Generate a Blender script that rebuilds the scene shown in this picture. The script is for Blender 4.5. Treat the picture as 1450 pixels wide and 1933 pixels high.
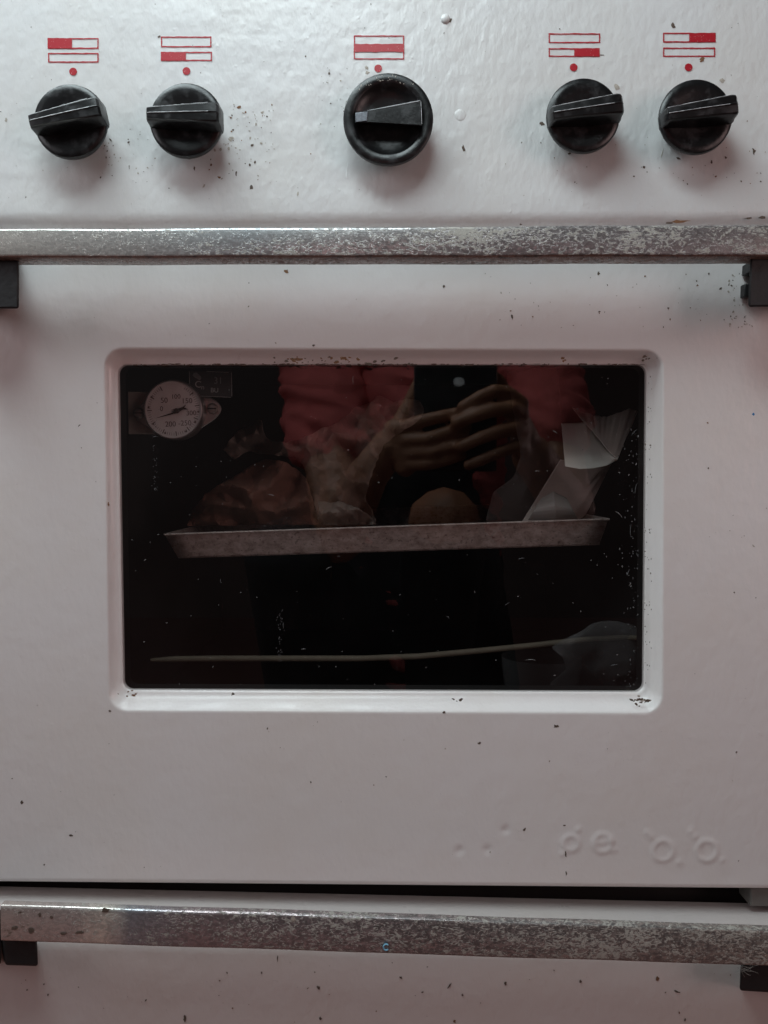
import bpy, bmesh, math, random
from mathutils import Vector, Matrix, noise
from mathutils.geometry import delaunay_2d_cdt, tessellate_polygon

S = bpy.context.scene
for o in list(bpy.data.objects):
    bpy.data.objects.remove(o)
COL = S.collection
PI = math.pi
rnd = random.Random(7)

# ------------------------------------------------------------------ camera
PW, PH, FPX = 1450.0, 1933.0, 1508.0
MM = 0.0003                      # metres per photo pixel on the front of the stove
D = FPX * MM
PITCH = math.radians(2.4)
CAM = Vector((0, -D * math.cos(PITCH), D * math.sin(PITCH)))
cd = bpy.data.cameras.new('camera')
cam = bpy.data.objects.new('camera', cd)
COL.objects.link(cam)
cam.location = CAM
cam.rotation_euler = (PI / 2 - PITCH, 0, 0)
cd.sensor_fit = 'VERTICAL'
cd.sensor_height = 36.0
cd.lens = 36.0 * FPX / PH
cd.clip_start = 0.01
cd.clip_end = 60
S.camera = cam

# ------------------------------------------------------------------ view, world, lamps
S.view_settings.view_transform = 'Standard'
S.view_settings.look = 'None'
S.view_settings.exposure = -0.05
S.view_settings.gamma = 1.0
W_ = bpy.data.worlds.new('World')
S.world = W_
W_.use_nodes = True
wn, wl = W_.node_tree.nodes, W_.node_tree.links
bg = wn['Background']
wt = wn.new('ShaderNodeTexCoord')
wx = wn.new('ShaderNodeSeparateXYZ')
wl.new(wt.outputs['Generated'], wx.inputs[0])
wa = wn.new('ShaderNodeMath'); wa.operation = 'MULTIPLY_ADD'
wa.inputs[1].default_value = -0.30; wa.inputs[2].default_value = 0.38
wl.new(wx.outputs['X'], wa.inputs[0])
wb = wn.new('ShaderNodeMath'); wb.operation = 'MULTIPLY_ADD'; wb.inputs[1].default_value = 0.42
wl.new(wx.outputs['Z'], wb.inputs[0]); wl.new(wa.outputs[0], wb.inputs[2])
wr = wn.new('ShaderNodeValToRGB')
wl.new(wb.outputs[0], wr.inputs[0])
wr.color_ramp.elements[0].position = 0.05
wr.color_ramp.elements[0].color = (0.030, 0.014, 0.012, 1)
wr.color_ramp.elements[1].position = 0.95
wr.color_ramp.elements[1].color = (0.40, 0.42, 0.44, 1)
e = wr.color_ramp.elements.new(0.42); e.color = (0.095, 0.068, 0.065, 1)
wl.new(wr.outputs[0], bg.inputs['Color'])
bg.inputs['Strength'].default_value = 0.25


def lamp(name, loc, target, size, power, col, sy=None):
    l = bpy.data.lights.new(name, 'AREA')
    l.energy = power
    l.color = col
    l.size = size
    if sy:
        l.shape = 'RECTANGLE'
        l.size_y = sy
    o = bpy.data.objects.new(name, l)
    COL.objects.link(o)
    o.location = loc
    o.rotation_euler = (Vector(target) - Vector(loc)).to_track_quat('-Z', 'Y').to_euler()
    return o


lamp('window_light', (-0.20, -0.25, 0.62), (0.0, -0.08, 0.14), 0.75, 5.1, (0.83, 0.97, 1.0), 0.22)
lamp('left_fill', (-0.95, -0.72, 0.42), (0.05, -0.35, 0.08), 0.5, 2.0, (0.97, 0.94, 0.99))  # added fill for the paper and the sleeve, no such source seen
lamp('right_fill', (1.05, -0.95, 0.18), (0.16, 0.0, 0.10), 0.6, 0.62, (1.0, 0.70, 0.68)).data.spread = math.radians(75)  # added pink fill in place of reddish bounce, not a real lamp


# ------------------------------------------------------------------ pixel helpers
RC = Matrix.Rotation(PI / 2 - PITCH, 3, 'X')


def W(px, py, y=0.0):
    """point of the plane at depth y that the photograph shows at (px, py)"""
    d = RC @ Vector(((px - PW / 2) / FPX, -(py - PH / 2) / FPX, -1.0))
    t = (y - CAM.y) / d.y
    return CAM + d * t


PANE_Y = 0.0126


def R(px, py, dist):
    """point in the room, dist metres in front of the stove, mirrored by the pane at (px, py)"""
    p = W(px, py, 2 * PANE_Y + dist)
    return Vector((p.x, -dist, p.z))


# ------------------------------------------------------------------ object helpers
def empty(name, loc, parent=None):
    o = bpy.data.objects.new(name, None)
    COL.objects.link(o)
    o.location = loc
    o.empty_display_size = 0.02
    if parent:
        o.parent = parent
    return o


def tag(o, label=None, cat=None, group=None, kind=None):
    if label: o['label'] = label
    if cat: o['category'] = cat
    if group: o['group'] = group
    if kind: o['kind'] = kind
    return o


def wloc(o):
    v = Vector((0, 0, 0))
    while o:
        v += o.location
        o = o.parent
    return v


class MB:
    def __init__(s):
        s.v, s.f, s.m = [], [], []

    def add(s, vs, fs, m=0):
        b = len(s.v)
        s.v += [Vector(a) for a in vs]
        for f in fs:
            s.f.append([b + i for i in f])
            s.m.append(m)

    def box(s, a, b, m=0):
        x0, y0, z0 = a
        x1, y1, z1 = b
        s.add([(x0, y0, z0), (x1, y0, z0), (x1, y1, z0), (x0, y1, z0), (x0, y0, z1), (x1, y0, z1), (x1, y1, z1), (x0, y1, z1)],
              [(0, 3, 2, 1), (4, 5, 6, 7), (0, 1, 5, 4), (1, 2, 6, 5), (2, 3, 7, 6), (3, 0, 4, 7)], m)

    def hexa(s, p, m=0):
        """p: 4 front corners (ccw seen from the front) then the 4 matching back corners"""
        s.add(p, [(0, 1, 2, 3), (7, 6, 5, 4), (0, 4, 5, 1), (1, 5, 6, 2), (2, 6, 7, 3), (3, 7, 4, 0)], m)

    def loft(s, loops, m=0, cap0=False, cap1=False, closed=True):
        n = len(loops[0])
        b = len(s.v)
        for L in loops:
            s.v += [Vector(a) for a in L]
        for i in range(len(loops) - 1):
            for j in range(n if closed else n - 1):
                k = (j + 1) % n
                s.f.append([b + i * n + j, b + i * n + k, b + (i + 1) * n + k, b + (i + 1) * n + j])
                s.m.append(m)
        if cap0:
            s.f.append([b + j for j in reversed(range(n))]); s.m.append(m)
        if cap1:
            s.f.append([b + (len(loops) - 1) * n + j for j in range(n)]); s.m.append(m)

    def tube(s, pts, r, n=10, m=0):
        pts = [Vector(p) for p in pts]
        loops = []
        for i, p in enumerate(pts):
            t = (pts[min(i + 1, len(pts) - 1)] - pts[max(i - 1, 0)]).normalized()
            u = t.cross(Vector((0, 0, 1)))
            if u.length < 0.05:
                u = t.cross(Vector((0, 1, 0)))
            u.normalize()
            w = t.cross(u)
            rr = r[i] if isinstance(r, (list, tuple)) else r
            loops.append([p + (u * math.cos(a) + w * math.sin(a)) * rr for a in [2 * PI * k / n for k in range(n)]])
        s.loft(loops, m, True, True)

    def blob(s, c, rx, rz, depth=0.00015, ang=0.0, n=9, m=1, jag=0.35):
        """a flake lying on a surface that faces -y"""
        c = Vector(c)
        vs = [c + Vector((0, -depth * 2.2, 0))]
        for k in range(n):
            a = 2 * PI * k / n
            q = 1 + rnd.uniform(-jag, jag)
            x, z = rx * q * math.cos(a), rz * q * math.sin(a)
            vs.append(c + Vector((x * math.cos(ang) - z * math.sin(ang), -depth, x * math.sin(ang) + z * math.cos(ang))))
        s.add(vs, [(0, k + 1, (k + 1) % n + 1) for k in range(n)], m)

    def build(s, name, mats, parent=None, smooth=True, bevel=0, seg=2, angle=35, recalc=True, weld=True):
        org = wloc(parent) if parent else Vector((0, 0, 0))
        me = bpy.data.meshes.new(name)
        me.from_pydata([tuple(v - org) for v in s.v], [], s.f)
        if not isinstance(mats, (list, tuple)):
            mats = [mats]
        for m in mats:
            me.materials.append(m)
        for i, p in enumerate(me.polygons):
            p.material_index = min(s.m[i], len(mats) - 1)
            p.use_smooth = smooth
        bm = bmesh.new()
        bm.from_mesh(me)
        if weld:
            bmesh.ops.remove_doubles(bm, verts=bm.verts, dist=2e-6)
        if recalc:
            bmesh.ops.recalc_face_normals(bm, faces=bm.faces)
        bm.to_mesh(me)
        bm.free()
        if smooth:
            me.set_sharp_from_angle(angle=math.radians(angle))
        o = bpy.data.objects.new(name, me)
        COL.objects.link(o)
        if parent:
            o.parent = parent
        if bevel:
            md = o.modifiers.new('bevel', 'BEVEL')
            md.width = bevel
            md.segments = seg
            md.limit_method = 'ANGLE'
            md.angle_limit = math.radians(30)
        return o


# ------------------------------------------------------------------ materials
class NT:
    def __init__(s, name):
        s.mat = bpy.data.materials.new(name)
        s.mat.use_nodes = True
        s.n = s.mat.node_tree.nodes
        s.l = s.mat.node_tree.links
        s.p = s.n['Principled BSDF']
        s.tc = s.n.new('ShaderNodeTexCoord')
        s.geo = s.n.new('ShaderNodeNewGeometry')
        s.pos = s.geo.outputs['Position']

    def put(s, inp, v):
        if isinstance(v, bpy.types.NodeSocket):
            s.l.new(v, inp)
        elif isinstance(v, (tuple, list)) and inp.type == 'RGBA':
            inp.default_value = tuple(v) + ((1,) if len(v) == 3 else ())
        else:
            inp.default_value = v

    def mapv(s, scale, loc=(0, 0, 0), rot=(0, 0, 0)):
        n = s.n.new('ShaderNodeMapping')
        s.l.new(s.pos, n.inputs['Vector'])
        n.inputs['Scale'].default_value = scale
        n.inputs['Location'].default_value = loc
        n.inputs['Rotation'].default_value = rot
        return n.outputs[0]

    def noise(s, scale, detail=3, rough=0.5, vec=None, dist=0.0, out=0):
        n = s.n.new('ShaderNodeTexNoise')
        s.l.new(vec or s.pos, n.inputs['Vector'])
        n.inputs['Scale'].default_value = scale
        n.inputs['Detail'].default_value = detail
        n.inputs['Roughness'].default_value = rough
        n.inputs['Distortion'].default_value = dist
        return n.outputs[out]

    def vor(s, scale, vec=None, feature='F1', out='Distance'):
        n = s.n.new('ShaderNodeTexVoronoi')
        n.feature = feature
        s.l.new(vec or s.pos, n.inputs['Vector'])
        n.inputs['Scale'].default_value = scale
        return n.outputs[out]

    def ramp(s, fac, stops):
        n = s.n.new('ShaderNodeValToRGB')
        s.l.new(fac, n.inputs[0])
        el = n.color_ramp.elements
        while len(el) < len(stops):
            el.new(0.5)
        for q, (p, c) in zip(el, stops):
            q.position = p
            q.color = (c, c, c, 1) if isinstance(c, (int, float)) else tuple(c) + (1,)
        return n.outputs[0]

    def math(s, op, a, b=0.0, c=None, clamp=False):
        n = s.n.new('ShaderNodeMath')
        n.operation = op
        n.use_clamp = clamp
        s.put(n.inputs[0], a)
        s.put(n.inputs[1], b)
        if c is not None:
            s.put(n.inputs[2], c)
        return n.outputs[0]

    def mix(s, f, a, b):
        n = s.n.new('ShaderNodeMix')
        n.data_type = 'RGBA'
        s.put(n.inputs[0], f)
        s.put(n.inputs[6], a)
        s.put(n.inputs[7], b)
        return n.outputs[2]

    def bump(s, h, strength=1.0, dist=1.0):
        n = s.n.new('ShaderNodeBump')
        n.inputs['Strength'].default_value = strength
        n.inputs['Distance'].default_value = dist
        s.l.new(h, n.inputs['Height'])
        s.l.new(n.outputs[0], s.p.inputs['Normal'])
        return n

    def set(s, **k):
        for a, v in k.items():
            s.put(s.p.inputs[a.replace('_', ' ')], v)
        return s


def simple(name, col, rough=0.6, metal=0.0, var=0.0, scale=60, bump=0.0, bscale=None):
    t = NT(name)
    if var:
        f = t.noise(scale, 4, 0.6)
        c = t.mix(f, tuple(x * (1 - var) for x in col), tuple(min(1, x * (1 + var)) for x in col))
        t.set(Base_Color=c)
    else:
        t.set(Base_Color=col)
    t.set(Roughness=rough, Metallic=metal)
    if bump:
        t.bump(t.math('MULTIPLY', t.noise(bscale or scale, 3), bump))
    return t.mat


def enamel(name, col, dents=None, amp=1.0):
    t = NT(name)
    # faint yellowing in irregular clouds and thin grease streaks
    cl = t.ramp(t.noise(11, 5, 0.6), [(0.42, 0.0), (0.75, 1.0)])
    c = t.mix(t.math('MULTIPLY', cl, 0.35), col, (col[0] * 0.93, col[1] * 0.88, col[2] * 0.80))
    sm = t.ramp(t.noise(1.0, 6, 0.65, vec=t.mapv((60, 60, 14))), [(0.55, 0.0), (0.78, 1.0)])
    c = t.mix(t.math('MULTIPLY', sm, 0.10), c, (col[0] * 0.72, col[1] * 0.66, col[2] * 0.60))
    fine = t.ramp(t.noise(900, 2), [(0.70, 0.0), (0.76, 1.0)])
    spot = t.math('MULTIPLY', fine, t.ramp(t.noise(30, 3), [(0.5, 0.0), (0.7, 0.8)]))
    c = t.mix(t.math('MULTIPLY', spot, 0.5), c, (0.20, 0.15, 0.12))
    t.set(Base_Color=c, IOR=1.5)
    t.set(Roughness=t.math('MULTIPLY_ADD', t.noise(45, 4), 0.20, 0.22))
    # orange peel of thick brushed enamel
    rot = (0, math.radians(35), 0)
    h = t.math('MULTIPLY', t.noise(1.0, 2, 0.5, vec=t.mapv((260, 260, 150), rot=rot)), 0.00016 * amp)
    h2 = t.math('MULTIPLY', t.noise(75, 2, 0.5), 0.00030 * amp)
    pits = t.math('MULTIPLY', t.ramp(t.vor(150), [(0.0, 1.0), (0.16, 0.0)]), 0.00004 * amp)
    h = t.math('ADD', h, t.math('ADD', h2, pits))
    for (cx, cz, r, wd, hh) in dents or []:
        n = t.n.new('ShaderNodeVectorMath')
        n.operation = 'DISTANCE'
        sq = t.n.new('ShaderNodeVectorMath'); sq.operation = 'MULTIPLY'
        t.l.new(t.pos, sq.inputs[0]); sq.inputs[1].default_value = (1, 0, 1)
        t.l.new(sq.outputs[0], n.inputs[0])
        n.inputs[1].default_value = (cx, 0, cz)
        d = t.math('SUBTRACT', n.outputs['Value'], r)
        d = t.math('DIVIDE', d, wd)
        d = t.math('MULTIPLY', d, d)
        d = t.math('EXPONENT', t.math('MULTIPLY', d, -1.0))
        h = t.math('ADD', h, t.math('MULTIPLY', d, hh))
    t.bump(h)
    return t.mat


def w2(px, py):
    p = W(px, py, 0)
    return p.x, p.z


dents = []
for px, py, r in [(868, 1606, 0), (920, 1604, 0), (955, 1567, 0)]:
    x, z = w2(px, py); dents.append((x, z, r, 0.0026, -0.00055))
for px, py, rr in [(1078, 1592, 14), (1138, 1592, 17), (1252, 1606, 19), (1335, 1606, 19)]:
    x, z = w2(px, py); dents.append((x, z, rr * MM, 0.0020, 0.00044))
for px, py in [(1140, 1590), (1128, 1592), (1152, 1588), (1160, 1606), (1230, 1580), (1222, 1572), (1312, 1580), (1304, 1570), (1282, 1628), (1364, 1624), (1092, 1566), (1062, 1612)]:
    x, z = w2(px, py); dents.append((x, z, 0, 0.0022, 0.00034))
x, z = w2(843, 36)

M = {}
M['panel'] = enamel('white_enamel', (0.70, 0.705, 0.705), amp=2.1)
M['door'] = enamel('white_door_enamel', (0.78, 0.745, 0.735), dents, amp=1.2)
M['drawer'] = enamel('white_drawer_enamel', (0.66, 0.60, 0.58), amp=1.2)  # darker than the door: weaker light low down is put into the colour
M['speck'] = simple('brown_grime', (0.11, 0.080, 0.062), 0.8, var=0.5, scale=400)
M['rust'] = simple('rust', (0.20, 0.10, 0.05), 0.85, var=0.6, scale=500)
M['crumb'] = simple('pale_crumb', (0.42, 0.38, 0.33), 0.8, var=0.4, scale=500)
M['whitechip'] = simple('white_lump', (0.80, 0.80, 0.80), 0.3)
M['blue'] = simple('blue_paint', (0.03, 0.22, 0.50), 0.5)
M['bluepale'] = simple('pale_blue_ink', (0.22, 0.50, 0.68), 0.5)


def red_mat():
    t = NT('red_print')
    wv = t.ramp(t.noise(1500, 2), [(0.66, 0.0), (0.74, 1.0)])
    t.set(Base_Color=t.mix(wv, (0.42, 0.010, 0.022), (0.60, 0.30, 0.30)), Roughness=0.4)
    return t.mat


M['red'] = red_mat()


def plastic():
    t = NT('black_plastic')
    # dust and grease film, wiped unevenly
    dust = t.ramp(t.noise(130, 5, 0.65), [(0.50, 0.0), (0.72, 1.0)])
    up = t.n.new('ShaderNodeSeparateXYZ')
    t.l.new(t.geo.outputs['Normal'], up.inputs[0])
    scr = t.ramp(t.noise(1.0, 3, 0.6, vec=t.mapv((900, 900, 2600))), [(0.64, 0.0), (0.70, 1.0)])
    f = t.math('MULTIPLY', t.math('ADD', t.math('MULTIPLY', dust, 0.5), t.math('MULTIPLY', t.math('MULTIPLY', scr, dust), 0.9), clamp=True), 0.35)
    t.set(Base_Color=t.mix(f, (0.005, 0.005, 0.0055), (0.12, 0.12, 0.13)))
    t.set(Roughness=t.math('MULTIPLY_ADD', dust, 0.25, 0.30))
    t.bump(t.math('MULTIPLY', t.noise(700, 3), 0.00006))
    return t.mat


M['plastic'] = plastic()
M['bracket'] = simple('black_bracket_plastic', (0.012, 0.012, 0.013), 0.55, var=0.5, scale=200, bump=0.0003, bscale=300)
M['wornedge_glint'] = simple('worn_edge_glint', (0.60, 0.62, 0.64), 0.35)
M['tip'] = simple('scuffed_silver_paint', (0.16, 0.17, 0.19), 0.45, 0.5, var=0.8, scale=900)


def chrome(name, xa, xb, seed, tints, brownleft=False):
    """worn chromed strip: crusty lime scale gets denser between xa and xb"""
    t = NT(name)
    sx = t.n.new('ShaderNodeSeparateXYZ')
    t.l.new(t.pos, sx.inputs[0])
    dens = t.n.new('ShaderNodeMapRange')
    t.l.new(sx.outputs['X'], dens.inputs[0])
    dens.inputs[1].default_value = xa
    dens.inputs[2].default_value = xb
    dens = dens.outputs[0]
    L = (seed, seed, seed)
    fine = t.noise(1.0, 6, 0.70, vec=t.mapv((330, 330, 600), loc=L), dist=1.2)
    big = t.noise(1.0, 4, 0.65, vec=t.mapv((22, 22, 45), loc=L), dist=0.6)
    thr = t.math('MULTIPLY_ADD', dens, -0.13, 0.64)
    thr = t.math('SUBTRACT', thr, t.math('MULTIPLY_ADD', big, 0.42, -0.21))
    crust = t.math('MULTIPLY', t.math('SUBTRACT', fine, thr), 16.0, clamp=True)
    tone = t.noise(700, 3, 0.7)
    ccol = t.mix(tone, (0.24, 0.23, 0.21), (0.58, 0.56, 0.50))
    # dark etched metal between
    et = t.noise(1.0, 5, 0.72, vec=t.mapv((380, 380, 700), loc=(3, 5, seed)), dist=0.8)
    etched = t.math('MULTIPLY', t.ramp(et, [(0.44, 0.0), (0.54, 1.0)]), t.math('MULTIPLY_ADD', dens, 0.80, 0.06, clamp=True))
    # stain tones and room reflections, painted in as bands along the strip
    tn = t.n.new('ShaderNodeMapRange')
    t.l.new(sx.outputs['X'], tn.inputs[0])
    tn.inputs[1].default_value = -0.23
    tn.inputs[2].default_value = 0.23
    wob = t.math('ADD', tn.outputs[0], t.math('MULTIPLY_ADD', t.noise(30, 4), 0.05, -0.025))
    stain_refl = t.ramp(wob, [(p_, c_) for p_, c_ in tints])
    scrt = t.ramp(t.noise(1.0, 3, 0.6, vec=t.mapv((35, 3000, 3000), rot=(0, 0.12, 0))), [(0.60, 0.0), (0.70, 1.0)])
    mcol = t.mix(etched, stain_refl, (0.15, 0.14, 0.14))
    mcol = t.mix(t.math('MULTIPLY', scrt, 0.35), mcol, (0.75, 0.75, 0.74))
    br = t.ramp(t.noise(1.0, 5, 0.7, vec=t.mapv((90, 90, 150), loc=(9, 2, seed))), [(0.60, 0.0), (0.66, 1.0)])
    if brownleft:
        lf = t.math('SUBTRACT', 1.0, dens, clamp=True)
        br = t.math('MULTIPLY', br, t.math('MULTIPLY_ADD', lf, 0.9, 0.10, clamp=True))
    else:
        br = t.math('MULTIPLY', br, 0.22)
    mcol = t.mix(br, mcol, (0.13, 0.085, 0.055))
    # the underside is brown and greasy
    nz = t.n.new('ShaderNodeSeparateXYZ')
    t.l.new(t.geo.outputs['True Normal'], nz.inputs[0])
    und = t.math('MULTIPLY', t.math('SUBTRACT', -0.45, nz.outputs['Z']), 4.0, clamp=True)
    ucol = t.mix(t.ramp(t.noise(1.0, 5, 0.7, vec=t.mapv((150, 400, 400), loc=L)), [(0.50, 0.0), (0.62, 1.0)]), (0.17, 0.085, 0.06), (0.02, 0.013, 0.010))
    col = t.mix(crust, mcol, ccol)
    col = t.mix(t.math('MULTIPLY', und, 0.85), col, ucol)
    t.set(Base_Color=col)
    met = t.math('SUBTRACT', 1.0, t.math('MULTIPLY', crust, 0.85))
    met = t.math('SUBTRACT', met, t.math('MULTIPLY', br, 0.8), clamp=True)
    met = t.math('SUBTRACT', met, t.math('MULTIPLY', und, 0.55), clamp=True)
    t.set(Metallic=t.math('MULTIPLY', met, 0.62))
    ro = t.math('MULTIPLY_ADD', crust, 0.35, 0.22)
    ro = t.math('ADD', ro, t.math('MULTIPLY', etched, 0.16), clamp=True)
    t.set(Roughness=ro)
    scr = t.noise(1.0, 2, 0.5, vec=t.mapv((40, 2500, 2500)))
    h = t.math('ADD', t.math('MULTIPLY', crust, 0.00007), t.math('MULTIPLY', scr, 0.00003))
    t.bump(h)
    return t.mat


M['chrome_top'] = chrome('worn_chrome', -0.34, 0.02, 1.7, [(0.0, (0.80, 0.76, 0.68)), (0.22, (0.78, 0.77, 0.74)), (0.34, (0.62, 0.66, 0.68)), (0.45, (0.66, 0.65, 0.64)), (0.62, (0.42, 0.39, 0.39)), (0.90, (0.40, 0.36, 0.36)), (1.0, (0.60, 0.55, 0.48))])
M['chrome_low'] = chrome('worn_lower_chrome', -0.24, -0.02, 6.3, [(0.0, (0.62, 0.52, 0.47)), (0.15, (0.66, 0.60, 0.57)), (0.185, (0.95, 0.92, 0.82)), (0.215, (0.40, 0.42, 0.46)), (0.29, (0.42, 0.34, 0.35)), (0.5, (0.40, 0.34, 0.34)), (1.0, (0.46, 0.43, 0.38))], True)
M['steel'] = simple('dull_steel', (0.34, 0.30, 0.28), 0.42, 0.8, var=0.3, scale=120, bump=0.0002, bscale=600)
M['black'] = simple('black_enamel', (0.012, 0.012, 0.012), 0.5, var=0.5, scale=20)
M['cavity'] = simple('sooty_enamel', (0.014, 0.013, 0.013), 0.65, var=0.6, scale=15)
M['greymetal'] = simple('grey_painted_metal', (0.14, 0.13, 0.12), 0.6, var=0.3, scale=150)


def glass():
    t = NT('smoked_glass')
    t.n.remove(t.p)
    tr = t.n.new('ShaderNodeBsdfTransparent')
    tr.inputs[0].default_value = (0.96, 0.95, 0.95, 1)
    gl = t.n.new('ShaderNodeBsdfGlossy')
    gl.inputs['Roughness'].default_value = 0.015
    gl.inputs['Color'].default_value = (1, 1, 1, 1)
    fr = t.n.new('ShaderNodeFresnel')
    fr.inputs['IOR'].default_value = 2.0
    mx = t.n.new('ShaderNodeMixShader')
    t.l.new(fr.outputs[0], mx.inputs[0])
    t.l.new(tr.outputs[0], mx.inputs[1])
    t.l.new(gl.outputs[0], mx.inputs[2])
    # a thin uneven film of grease
    df = t.n.new('ShaderNodeBsdfDiffuse')
    df.inputs[0].default_value = (0.5, 0.5, 0.52, 1)
    film = t.ramp(t.noise(14, 6, 0.7), [(0.35, 0.001), (0.8, 0.006)])
    m2 = t.n.new('ShaderNodeMixShader')
    t.l.new(film, m2.inputs[0])
    t.l.new(mx.outputs[0], m2.inputs[1])
    t.l.new(df.outputs[0], m2.inputs[2])
    out = [n for n in t.n if n.type == 'OUTPUT_MATERIAL'][0]
    t.l.new(m2.outputs[0], out.inputs[0])
    return t.mat


M['glass'] = glass()


def clear(name, col, fac):
    t = NT(name)
    tr = t.n.new('ShaderNodeBsdfTransparent')
    mx = t.n.new('ShaderNodeMixShader')
    lw = t.n.new('ShaderNodeLayerWeight')
    lw.inputs[0].default_value = 0.35
    f = t.math('MULTIPLY_ADD', lw.outputs['Facing'], 0.5, fac, clamp=True)
    t.set(Base_Color=col, Roughness=0.25)
    t.l.new(f, mx.inputs[0])
    t.l.new(tr.outputs[0], mx.inputs[1])
    t.l.new(t.p.outputs[0], mx.inputs[2])
    out = [n for n in t.n if n.type == 'OUTPUT_MATERIAL'][0]
    t.l.new(mx.outputs[0], out.inputs[0])
    return t.mat


# ================================================================== the stove
FLOOR_Z = -0.52
stove = empty('stove', (0, 0.28, FLOOR_Z))
tag(stove, 'old white enamelled stove with black knobs, red burner symbols and worn chrome handles', 'stove')


def plane_specks(mb, n, x0, y0, x1, y1, ydep, avoid=None, rmin=0.7, rmax=2.0, mats=(1, 1, 1, 2, 3)):
    for _ in range(n):
        px, py = rnd.uniform(x0, x1), rnd.uniform(y0, y1)
        if avoid and avoid(px, py):
            continue
        r = MM * (rmin + (rmax - rmin) * rnd.random() ** 3)
        mb.blob(W(px, py, ydep), r * rnd.uniform(0.6, 1.8), r, 0.00008, rnd.uniform(0, PI), 6, rnd.choice(mats), 0.4)


def named_specks(mb, lst, ydep=0.0):
    for px, py, a, b, ang, m in lst:
        mb.blob(W(px, py, ydep), a * MM * 0.8, b * MM * 0.8, 0.00012, math.radians(ang), 11, m, 0.45)


# ---- control panel
mb = MB()
xs = [W(-90, 400).x + (W(1540, 400).x - W(-90, 400).x) * i / 40 for i in range(41)]
zb = W(700, 431).z
prof = [(0.345, 0.0)] + [(W(700, py).z, 0.0) for py in (0, 100, 200, 300, 380, 400)]
for k in range(1, 9):
    a = k / 8 * PI / 2
    rz = W(700, 400).z - zb
    prof.append((W(700, 400).z - rz * math.sin(a), 0.010 * (1 - math.cos(a))))
prof.append((zb, 0.03))
rows = [[(x, y, z + (0.0005 if i > 0 else 0) + 0.0035 * (x / 0.44) * (1 if i > 1 else 0) * 0.35) for x in xs] for i, (z, y) in enumerate(prof)]
mb.loft(rows, 0, closed=False)
def knobzone(px, py):
    return any((px - a) ** 2 + (py - b) ** 2 < 78 ** 2 for a, b in [(132, 228), (351, 226), (733, 224), (1107, 215), (1317, 219)])
plane_specks(mb, 180, 0, 0, 1450, 392, -0.0001, knobzone, 0.3, 1.2)
plane_specks(mb, 90, 395, 195, 520, 345, -0.0001, knobzone, 0.8, 2.6, (1, 3, 3, 3, 2))
plane_specks(mb, 40, 170, 240, 280, 350, -0.0001, knobzone, 0.6, 2.0, (1, 1, 3))
plane_specks(mb, 26, 600, 120, 662, 240, -0.0001, knobzone, 0.6, 2.0, (1, 3))
plane_specks(mb, 30, 1040, 270, 1440, 350, -0.0001, knobzone, 0.7, 2.4, (1, 1, 2))
named_specks(mb, [(1271, 48, 5, 6, 0, 1), (1325, 113, 6, 4, 30, 2), (1362, 152, 6, 5, 0, 3), (1164, 166, 5, 7, 20, 3), (1023, 234, 5, 4, 0, 1),
                  (875, 280, 3, 7, 20, 1), (1423, 285, 3.5, 7, 10, 1), (474, 354, 4, 5, 0, 1), (562, 367, 2, 6, -12, 3), (358, 299, 6, 3, 20, 1),
                  (692, 128, 4, 4, 0, 3), (694, 137, 5, 4, 0, 3), (244, 316, 1, 5, 0, 1), (367, 318, 2, 5, 0, 1), (446, 327, 2, 6, 0, 1),
                  (385, 351, 2, 6, -20, 3), (301, 69, 4, 3, 0, 1), (1136, 104, 5, 0.8, 0, 1), (660, 260, 1.4, 9, 4, 4), (655, 325, 1.8, 19, -4, 4),
                  (12, 226, 3, 4, 0, 3), (1370, 298, 3, 3, 0, 1), (1343, 306, 2, 4, 0, 1), (848, 39, 6, 4, 10, 1), (1250, 290, 1, 13, -14, 3),
                  (1412, 412, 8, 2.5, 8, 1), (1440, 410, 9, 3, 4, 1), (1280, 418, 22, 3, 3, 2), (1262, 421, 9, 2, 0, 1), (983, 424, 3, 2, 0, 1)])
def dome(mb, px, py, r, h, m=0):
    c = W(px, py, 0)
    loops = []
    for k in range(6):
        a = k / 5 * PI / 2
        loops.append([c + Vector((r * math.cos(a) * math.cos(b) + 1e-5, -h * math.sin(a), r * math.cos(a) * math.sin(b))) for b in [2 * PI * j / 16 for j in range(16)]])
    mb.loft(loops, m, cap1=True)
dome(mb, 841, 36, 0.0026, 0.0016)
dome(mb, 869, 217, 0.0032, 0.0003)
panel = mb.build('control_panel', [M['panel'], M['speck'], M['rust'], M['crumb'], M['whitechip']], stove, recalc=False, weld=False)
for p in panel.data.polygons[:40 * (len(prof) - 1)]:
    pass

# ---- printed symbols
def outline(mb, x0, y0, x1, y1, t=2.4, y=-0.00022):
    n = 16
    def jit():
        return rnd.uniform(-0.45, 0.45)
    def strip(ax, ay, bx, by, th):
        L = []
        for k in range(n + 1):
            u = k / n
            px, py = ax + (bx - ax) * u, ay + (by - ay) * u
            nx, ny = (0, 1) if abs(bx - ax) > abs(by - ay) else (1, 0)
            h = th / 2 * rnd.uniform(0.75, 1.2)
            j = jit() * 0.6
            L.append([W(px + nx * (j - h), py + ny * (j - h), y), W(px + nx * (j + h), py + ny * (j + h), y)])
        mb.loft(L, 0, closed=False)
    strip(x0 - t / 2, y0, x1 + t / 2, y0, t)
    strip(x0 - t / 2, y1, x1 + t / 2, y1, t)
    y += -0.00004
    strip(x0, y0, x0, y1, t)
    strip(x1, y0, x1, y1, t)


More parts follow.
